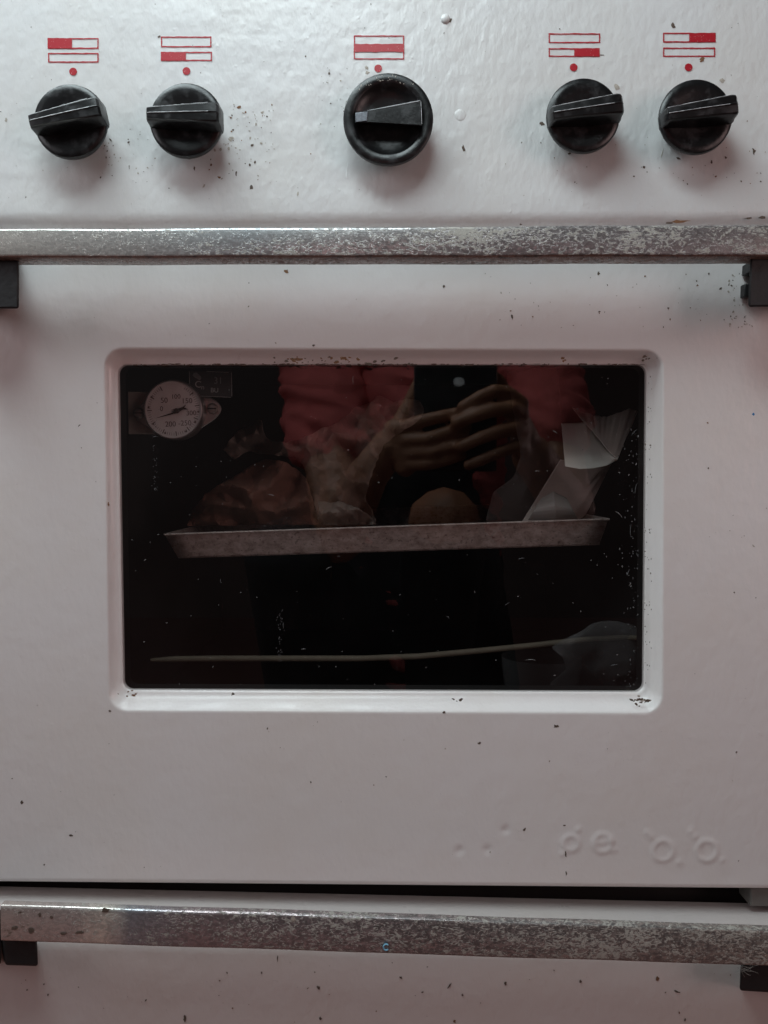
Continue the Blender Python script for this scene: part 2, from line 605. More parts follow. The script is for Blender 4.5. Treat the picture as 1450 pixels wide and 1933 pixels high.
def fill(mb, x0, y0, x1, y1, y=-0.0003):
    n = 16
    L = [[W(x0 + (x1 - x0) * k / n, y0 + rnd.uniform(-0.7, 0.5), y), W(x0 + (x1 - x0) * k / n, y1 + rnd.uniform(-0.5, 0.7), y)] for k in range(n + 1)]
    mb.loft(L, 0, closed=False)


def dot(mb, px, py, r=7.3, y=-0.0003):
    c = [W(px + r * math.cos(a) * rnd.uniform(0.96, 1.04), py + r * math.sin(a), y) for a in [2 * PI * k / 28 for k in range(28)]]
    mb.add(c, [tuple(range(28))], 0)


syms = [((91, 73, 185, 91), (92, 101, 185, 117), (91, 73, 136, 91), (138, 135), 'printed symbol with upper bar filled red on its left'),
        ((305, 70, 398, 88), (305, 99, 399, 114), (305, 99, 351, 114), (352, 134), 'printed symbol with lower bar filled red on its left'),
        ((1037, 64, 1132, 80), (1037, 92, 1131, 106), (1084, 92, 1131, 106), (1083, 127), 'printed symbol with lower bar filled red on its right'),
        ((1253, 63, 1350, 79), (1253, 91, 1349, 106), (1301, 63, 1350, 79), (1300, 127), 'printed symbol with upper bar filled red on its right')]
for a, b, f, d, lab in syms:
    mb = MB()
    outline(mb, *a); outline(mb, *b); fill(mb, *f); dot(mb, *d)
    tag(mb.build('burner_symbol', M['red'], panel, smooth=False, weld=False), lab)
mb = MB()
outline(mb, 669, 68, 762, 111); fill(mb, 669, 83, 762, 98); dot(mb, 714, 129)
tag(mb.build('oven_symbol', M['red'], panel, smooth=False, weld=False), 'printed rectangle crossed by one solid red band')


# ---- knobs
def lathe(mb, c, prof, n=64, m=0, cap=True):
    loops = [[c + Vector((r * math.cos(a), -h, r * math.sin(a))) for a in [2 * PI * k / n for k in range(n)]] for r, h in prof]
    mb.loft(loops, m, cap1=cap)


def burner_knob(px, py, ang, label):
    Hh = 0.016
    rp = 68 * MM * (D - Hh) / D
    c = W(px, py, -Hh); c.y = 0
    k = empty('knob', c, stove)
    tag(k, label)
    mb = MB()
    lathe(mb, c, [(rp * 0.66, 0.001), (rp * 0.68, 0.007), (rp * 0.90, Hh - 0.0052), (rp * 0.98, Hh - 0.0036), (rp, Hh - 0.0026), (rp, Hh - 0.0014), (rp * 0.985, Hh - 0.0005), (rp * 0.96, Hh),
                  (rp * 0.80, Hh + 0.0002), (rp * 0.62, Hh - 0.0004), (rp * 0.30, Hh - 0.0012)])
    mb.build('knob_skirt', M['plastic'], k, angle=50)
    # tapered grip: narrow and low at its pointing end
    mb = MB()
    loops = []
    ln = rp * 0.985
    ca, sa = math.cos(math.radians(ang)), math.sin(math.radians(ang))
    st = [(-1.0, 0.62, 0.35), (-0.985, 0.86, 0.80), (-0.95, 0.95, 0.97), (-0.85, 1.0, 1.0), (-0.4, 1.12, 1.02), (0.1, 1.27, 1.04), (0.6, 1.42, 1.04), (0.84, 1.50, 1.02), (0.93, 1.44, 0.97), (0.985, 1.26, 0.82), (1.01, 0.95, 0.50)]
    w0, h0 = 0.0036, 0.0090
    for u, ws, hs in st:
        w, h = w0 * ws, h0 * hs
        flare = 1.16 + 0.05 * (u + 1)
        sec = [(-w * flare * 1.04, -0.0035), (-w * flare, 0.10 * h), (-w * 1.08, h * 0.30), (-w * 1.01, h * 0.80), (-w * 0.93, h * 0.92), (-w * 0.80, h * 0.98), (-w * 0.10, h * 1.00), (0, h * 1.045), (w * 0.10, h * 1.00),
               (w * 0.80, h * 0.98), (w * 0.93, h * 0.92), (w * 1.01, h * 0.80), (w * 1.08, h * 0.30), (w * flare, 0.10 * h), (w * flare * 1.04, -0.0035)]
        L = []
        for (v, hh) in sec:
            x, z = u * ln, v
            L.append(c + Vector((x * ca - z * sa, -(Hh + hh), x * sa + z * ca)))
        loops.append(L)
    mb.loft(loops, 0, True, True)
    g = mb.build('knob_grip', M['plastic'], k, angle=28)
    # worn edge and moulded seam rubbed pale, upper-edge highlight painted in
    mb = MB()
    def line(vfrac, hfrac, r, u0, u1, gap=0.0):
        pts = []
        for i in range(25):
            u = u0 + (u1 - u0) * i / 24
            w, h = w0, h0
            for a, b in zip(st, st[1:]):
                if a[0] <= u <= b[0]:
                    q = (u - a[0]) / (b[0] - a[0])
                    w, h = w0 * (a[1] + (b[1] - a[1]) * q), h0 * (a[2] + (b[2] - a[2]) * q)
            x, z = u * ln, vfrac * w
            pts.append(c + Vector((x * ca - z * sa, -(Hh + hfrac * h), x * sa + z * ca)))
        mb.tube(pts, [r * rnd.uniform(0.25, 1.0) for _ in pts], 6)
    line(0.0, 1.04, 0.00022, -0.93, 0.72)
    line(0.93, 0.92, 0.00022, -0.93, 0.70)
    mb.build('worn_seam_glint', M['wornedge_glint'], k)
    return k


burner_knob(132, 228, 12, 'black round burner knob under the symbol with its upper bar red on the left')
burner_knob(351, 226, 1.0, 'black round burner knob with level grip, second from the left')
burner_knob(1102, 217, 8, 'black round burner knob under the symbol with its lower bar red on the right')
burner_knob(1315, 219, 8, 'black round burner knob at the right end of the row')

Hh = 0.015
c = W(733, 224, -Hh); c.y = 0
rp = 83.5 * MM * (D - Hh) / D
ok = empty('oven_knob', c, stove)
tag(ok, 'larger black oven knob with a wedge pointer in a dished face')
mb = MB()
lathe(mb, c, [(rp * 0.70, 0.001), (rp * 0.72, 0.007), (rp * 0.92, Hh - 0.0060), (rp * 0.99, Hh - 0.0036), (rp, Hh - 0.0024), (rp, Hh - 0.0010), (rp * 0.992, Hh - 0.0003), (rp * 0.975, Hh),
              (rp * 0.79, Hh), (rp * 0.77, Hh - 0.0004), (rp * 0.70, Hh - 0.0022), (rp * 0.50, Hh - 0.0032), (rp * 0.2, Hh - 0.0036)], 80)
plast = [M['plastic'], M['crumb']]
for _ in range(26):
    a = rnd.uniform(0.9, 2.4)
    rr = rnd.uniform(0.82, 0.95) * rp
    mb.blob(c + Vector((rr * math.cos(a), -Hh, rr * math.sin(a))), 0.0004 * rnd.uniform(.3, 1.4), 0.0002, 0.0001, rnd.uniform(0, 3), 6, 1)
mb.blob(c + Vector((-0.002, -Hh + 0.0052, -rp * 0.65)), 0.0013, 0.0009, 0.0001, 0.4, 9, 1)
mb.build('knob_skirt', plast, ok, angle=50)
top = Hh + 0.0055
q = [(672, 212), (795, 190), (799, 236), (740, 233), (696, 224), (673, 232)]
q = [(672, 212), (793, 191), (796, 237), (694, 231), (672, 231)]
mb = MB()
mb.loft([[W(a + 2 * (a - 733) / 70, b + 2 * (b - 214) / 20, -(Hh - 0.0062)) for a, b in q], [W(a, b, -(top - 0.0005)) for a, b in q], [W(733 + (a - 733) * 0.985, 214 + (b - 214) * 0.93, -top) for a, b in q]], 0, True, True)
mb.build('knob_pointer', M['plastic'], ok, angle=30)
mb = MB()
mb.hexa([W(671, 231, -(top + 0.0004)), W(693, 228, -(top + 0.0004)), W(695, 210, -(top + 0.0004)), W(671, 213, -(top + 0.0004)),
         W(671, 231, -(top - 0.003)), W(693, 228, -(top - 0.003)), W(695, 210, -(top - 0.003)), W(671, 213, -(top - 0.003))])
mb.build('pointer_tip', M['tip'], ok, bevel=0.0003)
mb = MB()
pts = [W(694 + (793 - 694) * i / 20, 209.2 + (190.3 - 209.2) * i / 20, -(top - 0.0003)) for i in range(21)]
mb.tube(pts, [0.00030 * rnd.uniform(0.5, 1) for _ in pts], 6)  # highlight on the pointer's upper edge, painted as a pale line
pts = [W(794.5 + 2 * i / 12, 191 + (234 - 191) * i / 12, -(top - 0.0003)) for i in range(13)]
mb.tube(pts, [0.0002 * rnd.uniform(0.4, 1) for _ in pts], 6)
mb.build('worn_seam_glint', M['wornedge_glint'], ok)


# ---- handles
def bar(name, tl, bl, br, tr, yf, th, mat, parent, extra=None):
    """square tube: front face corners in photo pixels at depth yf"""
    mb = MB()
    P = [W(*bl, yf), W(*br, yf), W(*tr, yf), W(*tl, yf)]
    n = 60
    loops = []
    for i in range(n + 1):
        u = i / n
        b, t = P[0].lerp(P[1], u), P[3].lerp(P[2], u)
        wob = 0.0002 * math.sin(u * 23) * math.sin(u * 7)
        b.z += wob; t.z += wob
        r = 0.0016
        sec = []
        H = (t - b).z
        for (cy, cz, a0) in [(r, r, -PI), (r, H - r, PI / 2), (th - r, H - r, 0), (th - r, r, -PI / 2)]:
            pass
        # corners: front-bottom, front-top, back-top, back-bottom
        for (cy, cz, a0) in [(r, r, -PI / 2), (r, H - r, -PI), (th - r, H - r, -3 * PI / 2), (th - r, r, 0)]:
            for k in range(4):
                a = a0 - k / 3 * PI / 2
                sec.append(b + Vector((0, cy + r * math.cos(a), cz + r * math.sin(a))))
        loops.append(sec)
    mb.loft(loops, 0, True, True)
    if extra:
        extra(mb)
    return mb.build(name, mat if isinstance(mat, list) else [mat], parent, angle=40, weld=False)


# ================================================================== oven door
door = empty('oven_door', W(725, 1672, 0.0), stove)
tag(door, 'white enamel drop-down oven door with dark glass window')


def rrect(x0, y0, x1, y1, r, y, n=8):
    L = []
    for (cx, cy, a0) in [(x1 - r, y0 + r, -PI / 2), (x1 - r, y1 - r, 0), (x0 + r, y1 - r, PI / 2), (x0 + r, y0 + r, PI)]:
        for k in range(n + 1):
            a = a0 + k / n * PI / 2
            L.append(W(cx + r * math.cos(a), cy + r * math.sin(a), y))
    return L


def rr(q, y, n=8):
    """q: corners tl,tr,br,bl in pixels + radius"""
    (tl, tr, br, bl, r) = q
    L = []
    for (cx, cy, a0) in [(tr[0] - r, tr[1] + r, -PI / 2), (br[0] - r, br[1] - r, 0), (bl[0] + r, bl[1] - r, PI / 2), (tl[0] + r, tl[1] + r, PI)]:
        for k in range(n + 1):
            a = a0 + k / n * PI / 2
            L.append(W(cx + r * math.cos(a), cy + r * math.sin(a), y))
    # add points along the straight runs so the lines can wander a little
    return L


OUT = ((197, 657), (1253, 660), (1251, 1347), (205, 1342), 36)
INN = ((222, 688), (1221, 688), (1216, 1307), (232, 1303), 17)


def lerpq(t):
    f = lambda a, b: tuple(a[i] + (b[i] - a[i]) * t for i in (0, 1))
    return (f(OUT[0], INN[0]), f(OUT[1], INN[1]), f(OUT[2], INN[2]), f(OUT[3], INN[3]), OUT[4] + (INN[4] - OUT[4]) * t)


mb = MB()
loops = [rr(lerpq(t), y) for t, y in [(-0.10, 0.0), (0.0, 0.0), (0.06, 0.0004), (0.15, 0.0018), (0.27, 0.0038), (0.42, 0.0062), (0.58, 0.0083), (0.74, 0.0098), (0.88, 0.0106), (0.97, 0.0110), (1.0, 0.0115)]]
mb.loft(loops, 0)
mb.loft([loops[-1], [v + Vector((0, 0.004, 0)) for v in loops[-1]]], 0)
# outer outline and its rolled edge
zt0, zt1 = (-60, 441), (1510, 436)
DQ = ((-60, 445), (1510, 440), (1510, 1681), (-60, 1667))
def dq(grow, y):
    (a, b, c_, d) = DQ
    g = grow
    pts = [W(a[0] - g, a[1] - g, 0), W(b[0] + g, b[1] - g, 0), W(c_[0] + g, c_[1] + g, 0), W(d[0] - g, d[1] + g, 0)]
    L = []
    for i in range(4):
        for k in range(10):
            v = pts[i].lerp(pts[(i + 1) % 4], k / 10)
            L.append(Vector((v.x, y, v.z)))
    return L
o0 = dq(-11, 0.0)
tri = tessellate_polygon([[Vector((v.x, v.z, 0)) for v in o0], [Vector((v.x, v.z, 0)) for v in loops[0]]])
mb.add(o0 + loops[0], [tuple(t) for t in tri], 0)
rl = [o0] + [dq(-11 + 11 * math.sin(a), 0.0033 * (1 - math.cos(a))) for a in [PI / 2 * k / 6 for k in range(1, 7)]] + [dq(0, 0.028)]
mb.loft(rl, 0)


def inwin(px, py):
    return 190 < px < 1262 and 650 < py < 1352
plane_specks(mb, 180, 0, 512, 1450, 1655, -0.0001, inwin, 0.3, 1.3, (1, 1, 1, 2, 3))
plane_specks(mb, 40, 900, 515, 1400, 620, -0.0001, inwin, 0.8, 2.4, (1, 2, 3))
plane_specks(mb, 50, 1375, 510, 1420, 620, -0.0001, inwin, 0.8, 3.0, (1, 3, 3))
named_specks(mb, [(541, 513, 5, 4, 0, 2), (592, 652, 4, 3, -20, 1), (967, 598, 2.5, 6, 10, 1), (838, 1345, 5, 3, 0, 1), (905, 1403, 3.5, 3, 0, 1), (1050, 1371, 6, 3.5, -10, 1),
                  (134, 1577, 4, 3, 0, 1), (41, 1514, 4, 4, 0, 1), (84, 1632, 2.5, 2, 0, 1), (208, 1342, 3, 2.5, 0, 1), (150, 803, 4, 1.2, 50, 1), (990, 1566, 3.5, 4, 0, 1),
                  (1422, 782, 3.2, 3.2, 0, 5), (1337, 884, 2, 2, 0, 1), (1386, 1118, 2, 2, 0, 1), (1422, 1030, 4, 1.5, -50, 3), (1360, 545, 4, 2.5, 0, 1), (1338, 517, 1.5, 4, 0, 1),
                  (1068, 1612, 2, 7, 5, 1), (1069, 1648, 1.5, 6, 0, 1), (1065, 1558, 3, 2, 0, 1), (1130, 516, 3, 4, 0, 1), (838, 541, 3, 3, 0, 1), (205, 952, 2, 4, 0, 2),
                  (729, 1466, 2, 1.4, 0, 1), (1390, 1420, 2, 2, 0, 1), (505, 1375, 1.6, 2.4, 0, 1), (587, 1476, 1.6, 3, 0, 1)])
# rusty chips on the pressed recess
for cx0, cy0, sp, n, m in [(560, 679, 14, 10, 2), (636, 677, 18, 16, 2), (600, 682, 60, 22, 1), (250, 1310, 12, 9, 2), (1213, 1322, 9, 16, 1), (1213, 1320, 8, 10, 3), (1225, 676, 8, 7, 1), (1066, 680, 5, 4, 2), (860, 1318, 8, 5, 1), (440, 1312, 4, 2, 1)]:
    for _ in range(n):
        px, py = rnd.gauss(cx0, sp), rnd.gauss(cy0, 3.2)
        y = 0.0035 if (660 < py < 690 or py > 1300) else 0.0
        r = MM * rnd.uniform(0.7, 2.6)
        mb.blob(W(px, py, 0.0018), r * rnd.uniform(1, 2.2), r, 0.00010, rnd.uniform(-.5, .5), 7, m)
# black gasket crumbs along the inner lip
for _ in range(120):
    s_ = rnd.random()
    px = 232 + 980 * s_
    mb.blob(W(px, 688.2 + rnd.uniform(-1.2, 1.0), 0.0095), MM * rnd.uniform(1, 7), MM * rnd.uniform(0.5, 1.6), 0.0001, 0, 7, 1)
for _ in range(60):
    mb.blob(W(1219 + rnd.uniform(-2, 12), rnd.uniform(700, 1290), 0.0030), MM * rnd.uniform(0.4, 1.1), MM * rnd.uniform(0.6, 2), 0.0001, 0, 6, 1)
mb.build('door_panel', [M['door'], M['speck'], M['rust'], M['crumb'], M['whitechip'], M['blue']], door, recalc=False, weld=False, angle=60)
# the first loops must face the room
me = door.children[0].data
bm = bmesh.new(); bm.from_mesh(me)
for f in bm.faces:
    f.normal_update()
    if f.normal.y > 0.02:
        f.normal_flip()
bm.to_mesh(me); bm.free()
me = panel.data
bm = bmesh.new(); bm.from_mesh(me)
for f in bm.faces:
    f.normal_update()
    if f.normal.y > 0.02:
        f.normal_flip()
bm.to_mesh(me); bm.free()

# back frame of the door (black) round the pane
mb = MB()
L0 = rr(lerpq(1.0), PANE_Y + 0.0005)
big = dq(-4, 0.0160)
big2 = [Vector((v.x, 0.0160, v.z)) for v in rr(lerpq(1.02), 0.0160)]
tri = tessellate_polygon([[Vector((v.x, v.z, 0)) for v in big], [Vector((v.x, v.z, 0)) for v in big2]])
mb.add(big + big2, [tuple(t) for t in tri], 0)
inner = [v + Vector((0, 0.014, 0)) for v in big2]
mb.loft([big2, inner], 0)
mb.build('door_frame', M['black'], door, smooth=False)

# pane with lint, scratches and dried drops
def glassdirt():
    mb = MB()
    p = rr(((214, 680), (1229, 680), (1224, 1315), (224, 1311), 20), PANE_Y)
    mb.add(p, [tuple(range(len(p)))], 0)
    for _ in range(150):
        px, py = rnd.uniform(235, 1210), rnd.uniform(695, 1298)
        r = MM * rnd.uniform(0.35, 1.1)
        mb.blob(W(px, py, PANE_Y - 0.0002), r * rnd.uniform(0.8, 2.2), r * 0.8, 0.00004, rnd.uniform(0, PI), 5, 1)
    for _ in range(110):
        px, py = 1205 - abs(rnd.gauss(0, 20)), rnd.uniform(800, 1298)
        r = MM * rnd.uniform(0.35, 1.2)
        mb.blob(W(px, py, PANE_Y - 0.0002), r, r * rnd.uniform(0.8, 2.4), 0.00004, rnd.uniform(-.5, .5), 5, 2 if rnd.random() < .7 else 1)
    for _ in range(60):
        px, py = 293 + rnd.gauss(0, 3), rnd.uniform(800, 930)
        r = MM * rnd.uniform(0.35, 1.0)
        mb.blob(W(px, py, PANE_Y - 0.0002), r, r, 0.00004, 0, 5, 2)
    for _ in range(45):
        px, py = 529 + rnd.gauss(0, 2.5), rnd.uniform(1150, 1250)
        r = MM * rnd.uniform(0.35, 0.9)
        mb.blob(W(px, py, PANE_Y - 0.0002), r, r * 1.6, 0.00004, 0, 5, 2)
    for (px, py, ln, an, m) in [(1169, 970, 18, -42, 1), (1048, 815, 10, -35, 1), (666, 716, 16, 90, 1), (1014, 889, 9, 0, 1), (1200, 920, 20, 80, 2), (1197, 815, 16, 45, 2), (620, 1072, 12, 25, 1),
                                (984, 1054, 12, 10, 2), (1160, 1255, 14, 8, 2), (1001, 1245, 20, 0, 1), (957, 1140, 10, 35, 2), (846, 1165, 8, -50, 2), (573, 1225, 9, 5, 1), (512, 934, 12, -12, 1),
                                (1190, 1000, 24, 88, 2), (1186, 1080, 14, 70, 2), (880, 690, 16, 3, 1), (640, 1050, 6, 0, 2), (416, 1096, 8, 90, 2), (535, 1180, 12, 85, 2)]:
        a = math.radians(an)
        pts = []
        for i in range(7):
            u = i / 6 - 0.5
            cur = 3 * (u * u) * (1 if ln > 14 else 0.4)
            pts.append(W(px + ln * u * math.cos(a) + cur * math.sin(a) * 2, py - ln * u * math.sin(a) + cur * 2, PANE_Y - 0.0004))
        mb.tube(pts, [0.00004, .00010, .00014, .00015, .00013, .0001, .00004], 5, m)
    return mb


M['lint'] = simple('pale_lint', (0.22, 0.22, 0.22), 0.8)
M['lintdark'] = simple('grey_grime', (0.10, 0.10, 0.105), 0.8)
mb = glassdirt()
mb.build('window_pane', [M['glass'], M['lint'], M['lintdark']], door, smooth=False, recalc=False, weld=False)

# door handle
def ends(mb):
    pass
bar('handle_bar', (-80, 431.5), (-80, 486), (1530, 483), (1530, 423), -0.040, 0.0165, M['chrome_top'], door)


def bracket(parent, quad, yf, yb, label=None, slant=0.004, lug=True, side=1):
    tl, tr, br, bl = quad
    mb = MB()
    F = [W(*bl, yf), W(*br, yf), W(*tr, yf), W(*tl, yf)]
    B = [W(*bl, yb), W(*br, yb), W(*tr, yb), W(*tl, yb)]
    B = [b_ + Vector((-0.001 if b_.x < 0 else 0.001, 0, 0.002)) for b_ in B]
    F[0].z += slant; F[1].z += slant
    mb.hexa(F + B)
    o = mb.build('handle_bracket', M['bracket'], parent, bevel=0.0012)
    if label: tag(o, label)
    return o


bracket(door, ((-70, 470), (36, 470), (36, 583), (-70, 583)), -0.034, -0.0006, None, 0.0)
bracket(door, ((1417, 470), (1520, 470), (1520, 578), (1412, 580)), -0.034, -0.0006, None, 0.0)
mb = MB()
mb.box(W(1405, 560, -0.006), W(1421, 540, -0.0006)); mb.box(W(1418, 512, -0.012), W(1424, 502, -0.0006))
mb.build('handle_rivet', M['bracket'], door, bevel=0.0005)
mb = MB()
mb.box((W(1417, 1690, 0.004).x, 0.004, W(1417, 1712, 0.004).z), (W(1500, 1690, 0.004).x, 0.02, W(1417, 1676, 0.004).z))
mb.build('door_hinge', M['greymetal'], door, bevel=0.001)

# ================================================================== drawer
drawer = empty('bottom_drawer', W(725, 1900, 0.0), stove)
tag(drawer, 'white enamel bottom drawer hanging a little crooked')
mb = MB()
def drow(py0, slope, y):
    a, b = W(-60, py0, y), W(1510, py0 + slope, y)
    return [a.lerp(b, i / 30) for i in range(31)]
a0, b0 = W(-60, 1672, 0.016), W(1510, 1707, 0.016)
def prow(y, dz):
    return [Vector((p.x, y, p.z + dz)) for p in [a0.lerp(b0, i / 30) for i in range(31)]]
rows = [prow(0.0172, -0.03), prow(0.0172, -0.0012), prow(0.0166, -0.0003), prow(0.016, 0.0), prow(0.004, -0.0002), prow(-0.004, -0.0006), prow(-0.010, -0.0012)]
for k in range(1, 10):
    a = k / 9 * PI / 2
    rows.append(prow(-0.010 - 0.0125 * math.sin(a), -0.0012 - 0.014 * (1 - math.cos(a))))
rows.append([Vector((p.x, -0.0225, -0.33)) for p in rows[-1]])
mb.loft(rows, 0, closed=False)
plane_specks(mb, 45, 0, 1815, 1450, 1933, -0.0227, None, 0.4, 1.7, (1, 1, 2))
named_specks(mb, [(349, 1923, 3, 7, 0, 1), (602, 1864, 4, 4.5, 0, 1), (605, 1922, 3, 4, 0, 1), (848, 1861, 2, 8, -28, 1), (954, 1856, 3, 4, 0, 1), (1241, 1846, 4, 6, 0, 2), (1278, 1872, 6, 2.5, -20, 1),
                  (858, 1928, 3, 4, 0, 2), (873, 1878, 2, 3, 0, 1), (797, 1873, 3, 2, 0, 1), (83, 1858, 2, 2, 0, 1), (1096, 1852, 3, 3, 0, 1), (524, 1808, 1, 7, 0, 1), (1293, 1925, 2, 4, 0, 1), (757, 1845, 3, 2.5, 0, 1)], -0.0227)
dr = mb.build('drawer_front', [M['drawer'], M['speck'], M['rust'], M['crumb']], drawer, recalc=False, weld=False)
bm = bmesh.new(); bm.from_mesh(dr.data)
for f in bm.faces:
    f.normal_update()
    if f.normal.z < -0.3 or (f.normal.y > 0.02 and f.calc_center_median().y + wloc(drawer).y < 0.005):
        f.normal_flip()
bm.to_mesh(dr.data); bm.free()


def cmark(mb):
    pts = [W(729 + 5.0 * math.cos(a), 1788 + 5.6 * math.sin(a), -0.0517) for a in [math.radians(45 + 270 * i / 12) for i in range(13)]]
    mb.tube(pts, 0.00042, 6, 1)
    for px, py, a, b, m in [(554, 1734, 5, 6, 2), (200, 1718, 9, 4, 3), (60, 1757, 6, 6, 3), (150, 1760, 8, 3, 3), (120, 1762, 6, 2.5, 3), (28, 1752, 7, 4, 3), (75, 1727, 3, 4, 3), (97, 1731, 3, 3, 3), (38, 1722, 4, 2, 3)]:
        mb.blob(W(px, py, -0.0511), a * MM * .9, b * MM * .9, 0.00012, 0, 11, m)
bar('handle_bar', (4, 1709), (2, 1778), (1530, 1828), (1530, 1759), -0.051, 0.0060, [M['chrome_low'], M['bluepale'], M['crumb'], M['speck']], drawer, cmark)
bracket(drawer, ((-60, 1712), (2, 1716), (2, 1822), (-60, 1818)), -0.0455, -0.011, None, 0.0)
bracket(drawer, ((3, 1770), (70, 1772), (72, 1824), (10, 1822)), -0.045, -0.011, None, 0.0)
bracket(drawer, ((1398, 1820), (1520, 1822), (1520, 1878), (1396, 1870)), -0.045, -0.011, None, 0.0)
# lint caught at the bracket
mb = MB()
for i in range(12):
    a = rnd.uniform(-0.6, 0.5)
    p0 = Vector((1395 + rnd.uniform(-12, 30), 1828 + rnd.uniform(-6, 8)))
    pts = []
    for k in range(9):
        p0 += Vector((math.cos(a), math.sin(a))) * 3.2
        a += rnd.uniform(-0.7, 0.7)
        pts.append(W(p0.x, p0.y, -0.0522))
    mb.tube(pts, 0.00006, 4)
mb.build('lint_tuft', simple('grey_lint', (0.25, 0.23, 0.21), 0.9), drawer)

# ---- stove body (sides, top, back) and oven cavity
mb = MB()
xl, xr = W(-95, 0).x, W(1545, 0).x
for x0, x1 in [(xl - 0.004, xl), (xr, xr + 0.004)]:
    mb.box((x0, 0.004, FLOOR_Z + 0.03), (x1, 0.56, 0.36))
mb.box((xl, 0.555, FLOOR_Z + 0.03), (xr, 0.56, 0.357))
mb.box((xl, 0.001, 0.346), (xr, 0.554, 0.3595))
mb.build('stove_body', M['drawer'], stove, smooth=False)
mb = MB()
cx0, cx1 = W(150, 0).x - 0.01, W(1300, 0).x + 0.01
ct, cbm = W(0, 560).z, W(0, 1450).z
cy0, cy1 = 0.030, 0.42
v = [(cx0, cy0, cbm), (cx1, cy0, cbm), (cx1, cy1, cbm), (cx0, cy1, cbm), (cx0, cy0, ct), (cx1, cy0, ct), (cx1, cy1, ct), (cx0, cy1, ct)]
mb.add(v, [(0, 1, 2, 3), (4, 7, 6, 5), (1, 5, 6, 2), (2, 6, 7, 3), (3, 7, 4, 0)])
# front flange behind the door and plinth behind the gap
mb.box((xl, cy0, ct), (xr, cy0 + 0.003, 0.18)); mb.box((xl, cy0, FLOOR_Z + 0.04), (xr, cy0 + 0.003, cbm))
mb.box((xl, cy0, cbm), (cx0, cy0 + 0.003, ct)); mb.box((cx1, cy0, cbm), (xr, cy0 + 0.003, ct))
mb.build('oven_cavity', M['cavity'], stove, smooth=False, recalc=False)
for x in (xl + 0.03, xr - 0.03):
    for y in (0.05, 0.5):
        mb = MB()
        mb.tube([(x, y, FLOOR_Z), (x, y, FLOOR_Z + 0.035)], 0.014, 16)
        mb.build('foot', M['bracket'], stove)

# front lip of the oven floor: bent metal rod
mb = MB()
ctl = [(285, 1246), (330, 1244), (420, 1243), (540, 1243), (680, 1243), (790, 1239), (900, 1229), (1000, 1219), (1100, 1208), (1180, 1204), (1215, 1204)]
mb.tube([W(a, b, 0.075) for a, b in ctl], [0.0012] + [0.0020] * 9 + [0.0014], 12)
mb.build('oven_floor_rod', simple('browned_rod', (0.11, 0.095, 0.068), 0.75, 0.1, var=0.3, scale=80), stove)

# ---- thermometer
TY = 0.046
tcen = W(333, 775, TY)
th = empty('thermometer', tcen, stove)
tag(th, 'round white dial thermometer screwed on behind the window')
mb = MB()
a, b = W(243, 740, TY + 0.006), W(300, 820, TY + 0.006)
mb.box((a.x, TY + 0.004, b.z), (b.x, TY + 0.006, a.z))
mb.build('backing_plate', simple('plate_grey', (0.30, 0.27, 0.24), 0.6, var=0.3, scale=150), th, bevel=0.0005)
mb = MB()
fl = []
for k in range(40):
    a = 2 * PI * k / 40
    # pointed oval flange
    xx = 82 * math.copysign(abs(math.cos(a)) ** 1.15, math.cos(a))
    zz = 46 * math.copysign(abs(math.sin(a)) ** 0.95, math.sin(a)) * (1 - 0.30 * abs(math.cos(a)) ** 2)
    fl.append((336 + xx, 777 - zz - xx * 0.06))
mb.loft([[W(x, y, TY + 0.003) for x, y in fl], [W(x, y, TY + 0.0012) for x, y in fl], [W(336 + (x - 336) * .975, 777 + (y - 777) * .96, TY + 0.0006) for x, y in fl]], 0, False, True)
mb.build('flange', simple('flange_steel', (0.48, 0.46, 0.45), 0.3, 0.7, var=0.2), th, angle=30)
mb = MB()
rT = 53 * MM * (D + TY) / D
cc = Vector((tcen.x, TY, tcen.z))
lathe(mb, cc, [(rT * 1.06, -0.003), (rT * 1.06, 0.006), (rT * 1.02, 0.008), (rT * 0.99, 0.0082), (rT * 0.985, 0.0068)], 56, cap=False)
mb.build('bezel', simple('bezel_steel', (0.35, 0.33, 0.33), 0.3, 0.8), th)
mb = MB()
lathe(mb, cc, [(rT * 0.99, 0.0066), (rT * 0.5, 0.0067), (0.0004, 0.0067)], 56)
ink = 1
for k in range(60):
    a = math.radians(-240 + k * 5.2)
    if k > 58: continue
    r0, r1 = (0.80, 0.90) if k % 6 else (0.76, 0.92)
    n_ = Vector((-math.sin(a), 0, math.cos(a))) * (0.00012 if k % 6 else 0.0003)
    p, q_ = cc + Vector((math.cos(a), 0, math.sin(a))) * rT * r0, cc + Vector((math.cos(a), 0, math.sin(a))) * rT * r1
    for v_ in (p, q_): v_.y = TY - 0.0069
    mb.add([p - n_, q_ - n_, q_ + n_, p + n_], [(0, 1, 2, 3)], 1)
for a in (150, 175, 215, 250, 300, 330, 355, 40):
    r_ = 0.87 * rT
    p = cc + Vector((math.cos(math.radians(a)) * r_, 0, math.sin(math.radians(a)) * r_)); p.y = TY - 0.0069
    mb.blob(p, 0.00065, 0.00065, 0.00003, 0, 10, 1, 0.1)
M['ink'] = simple('faded_black_ink', (0.15, 0.115, 0.11), 0.7)
M['dialface'] = simple('dial_white', (0.56, 0.53, 0.52), 0.5, var=0.12, scale=150)


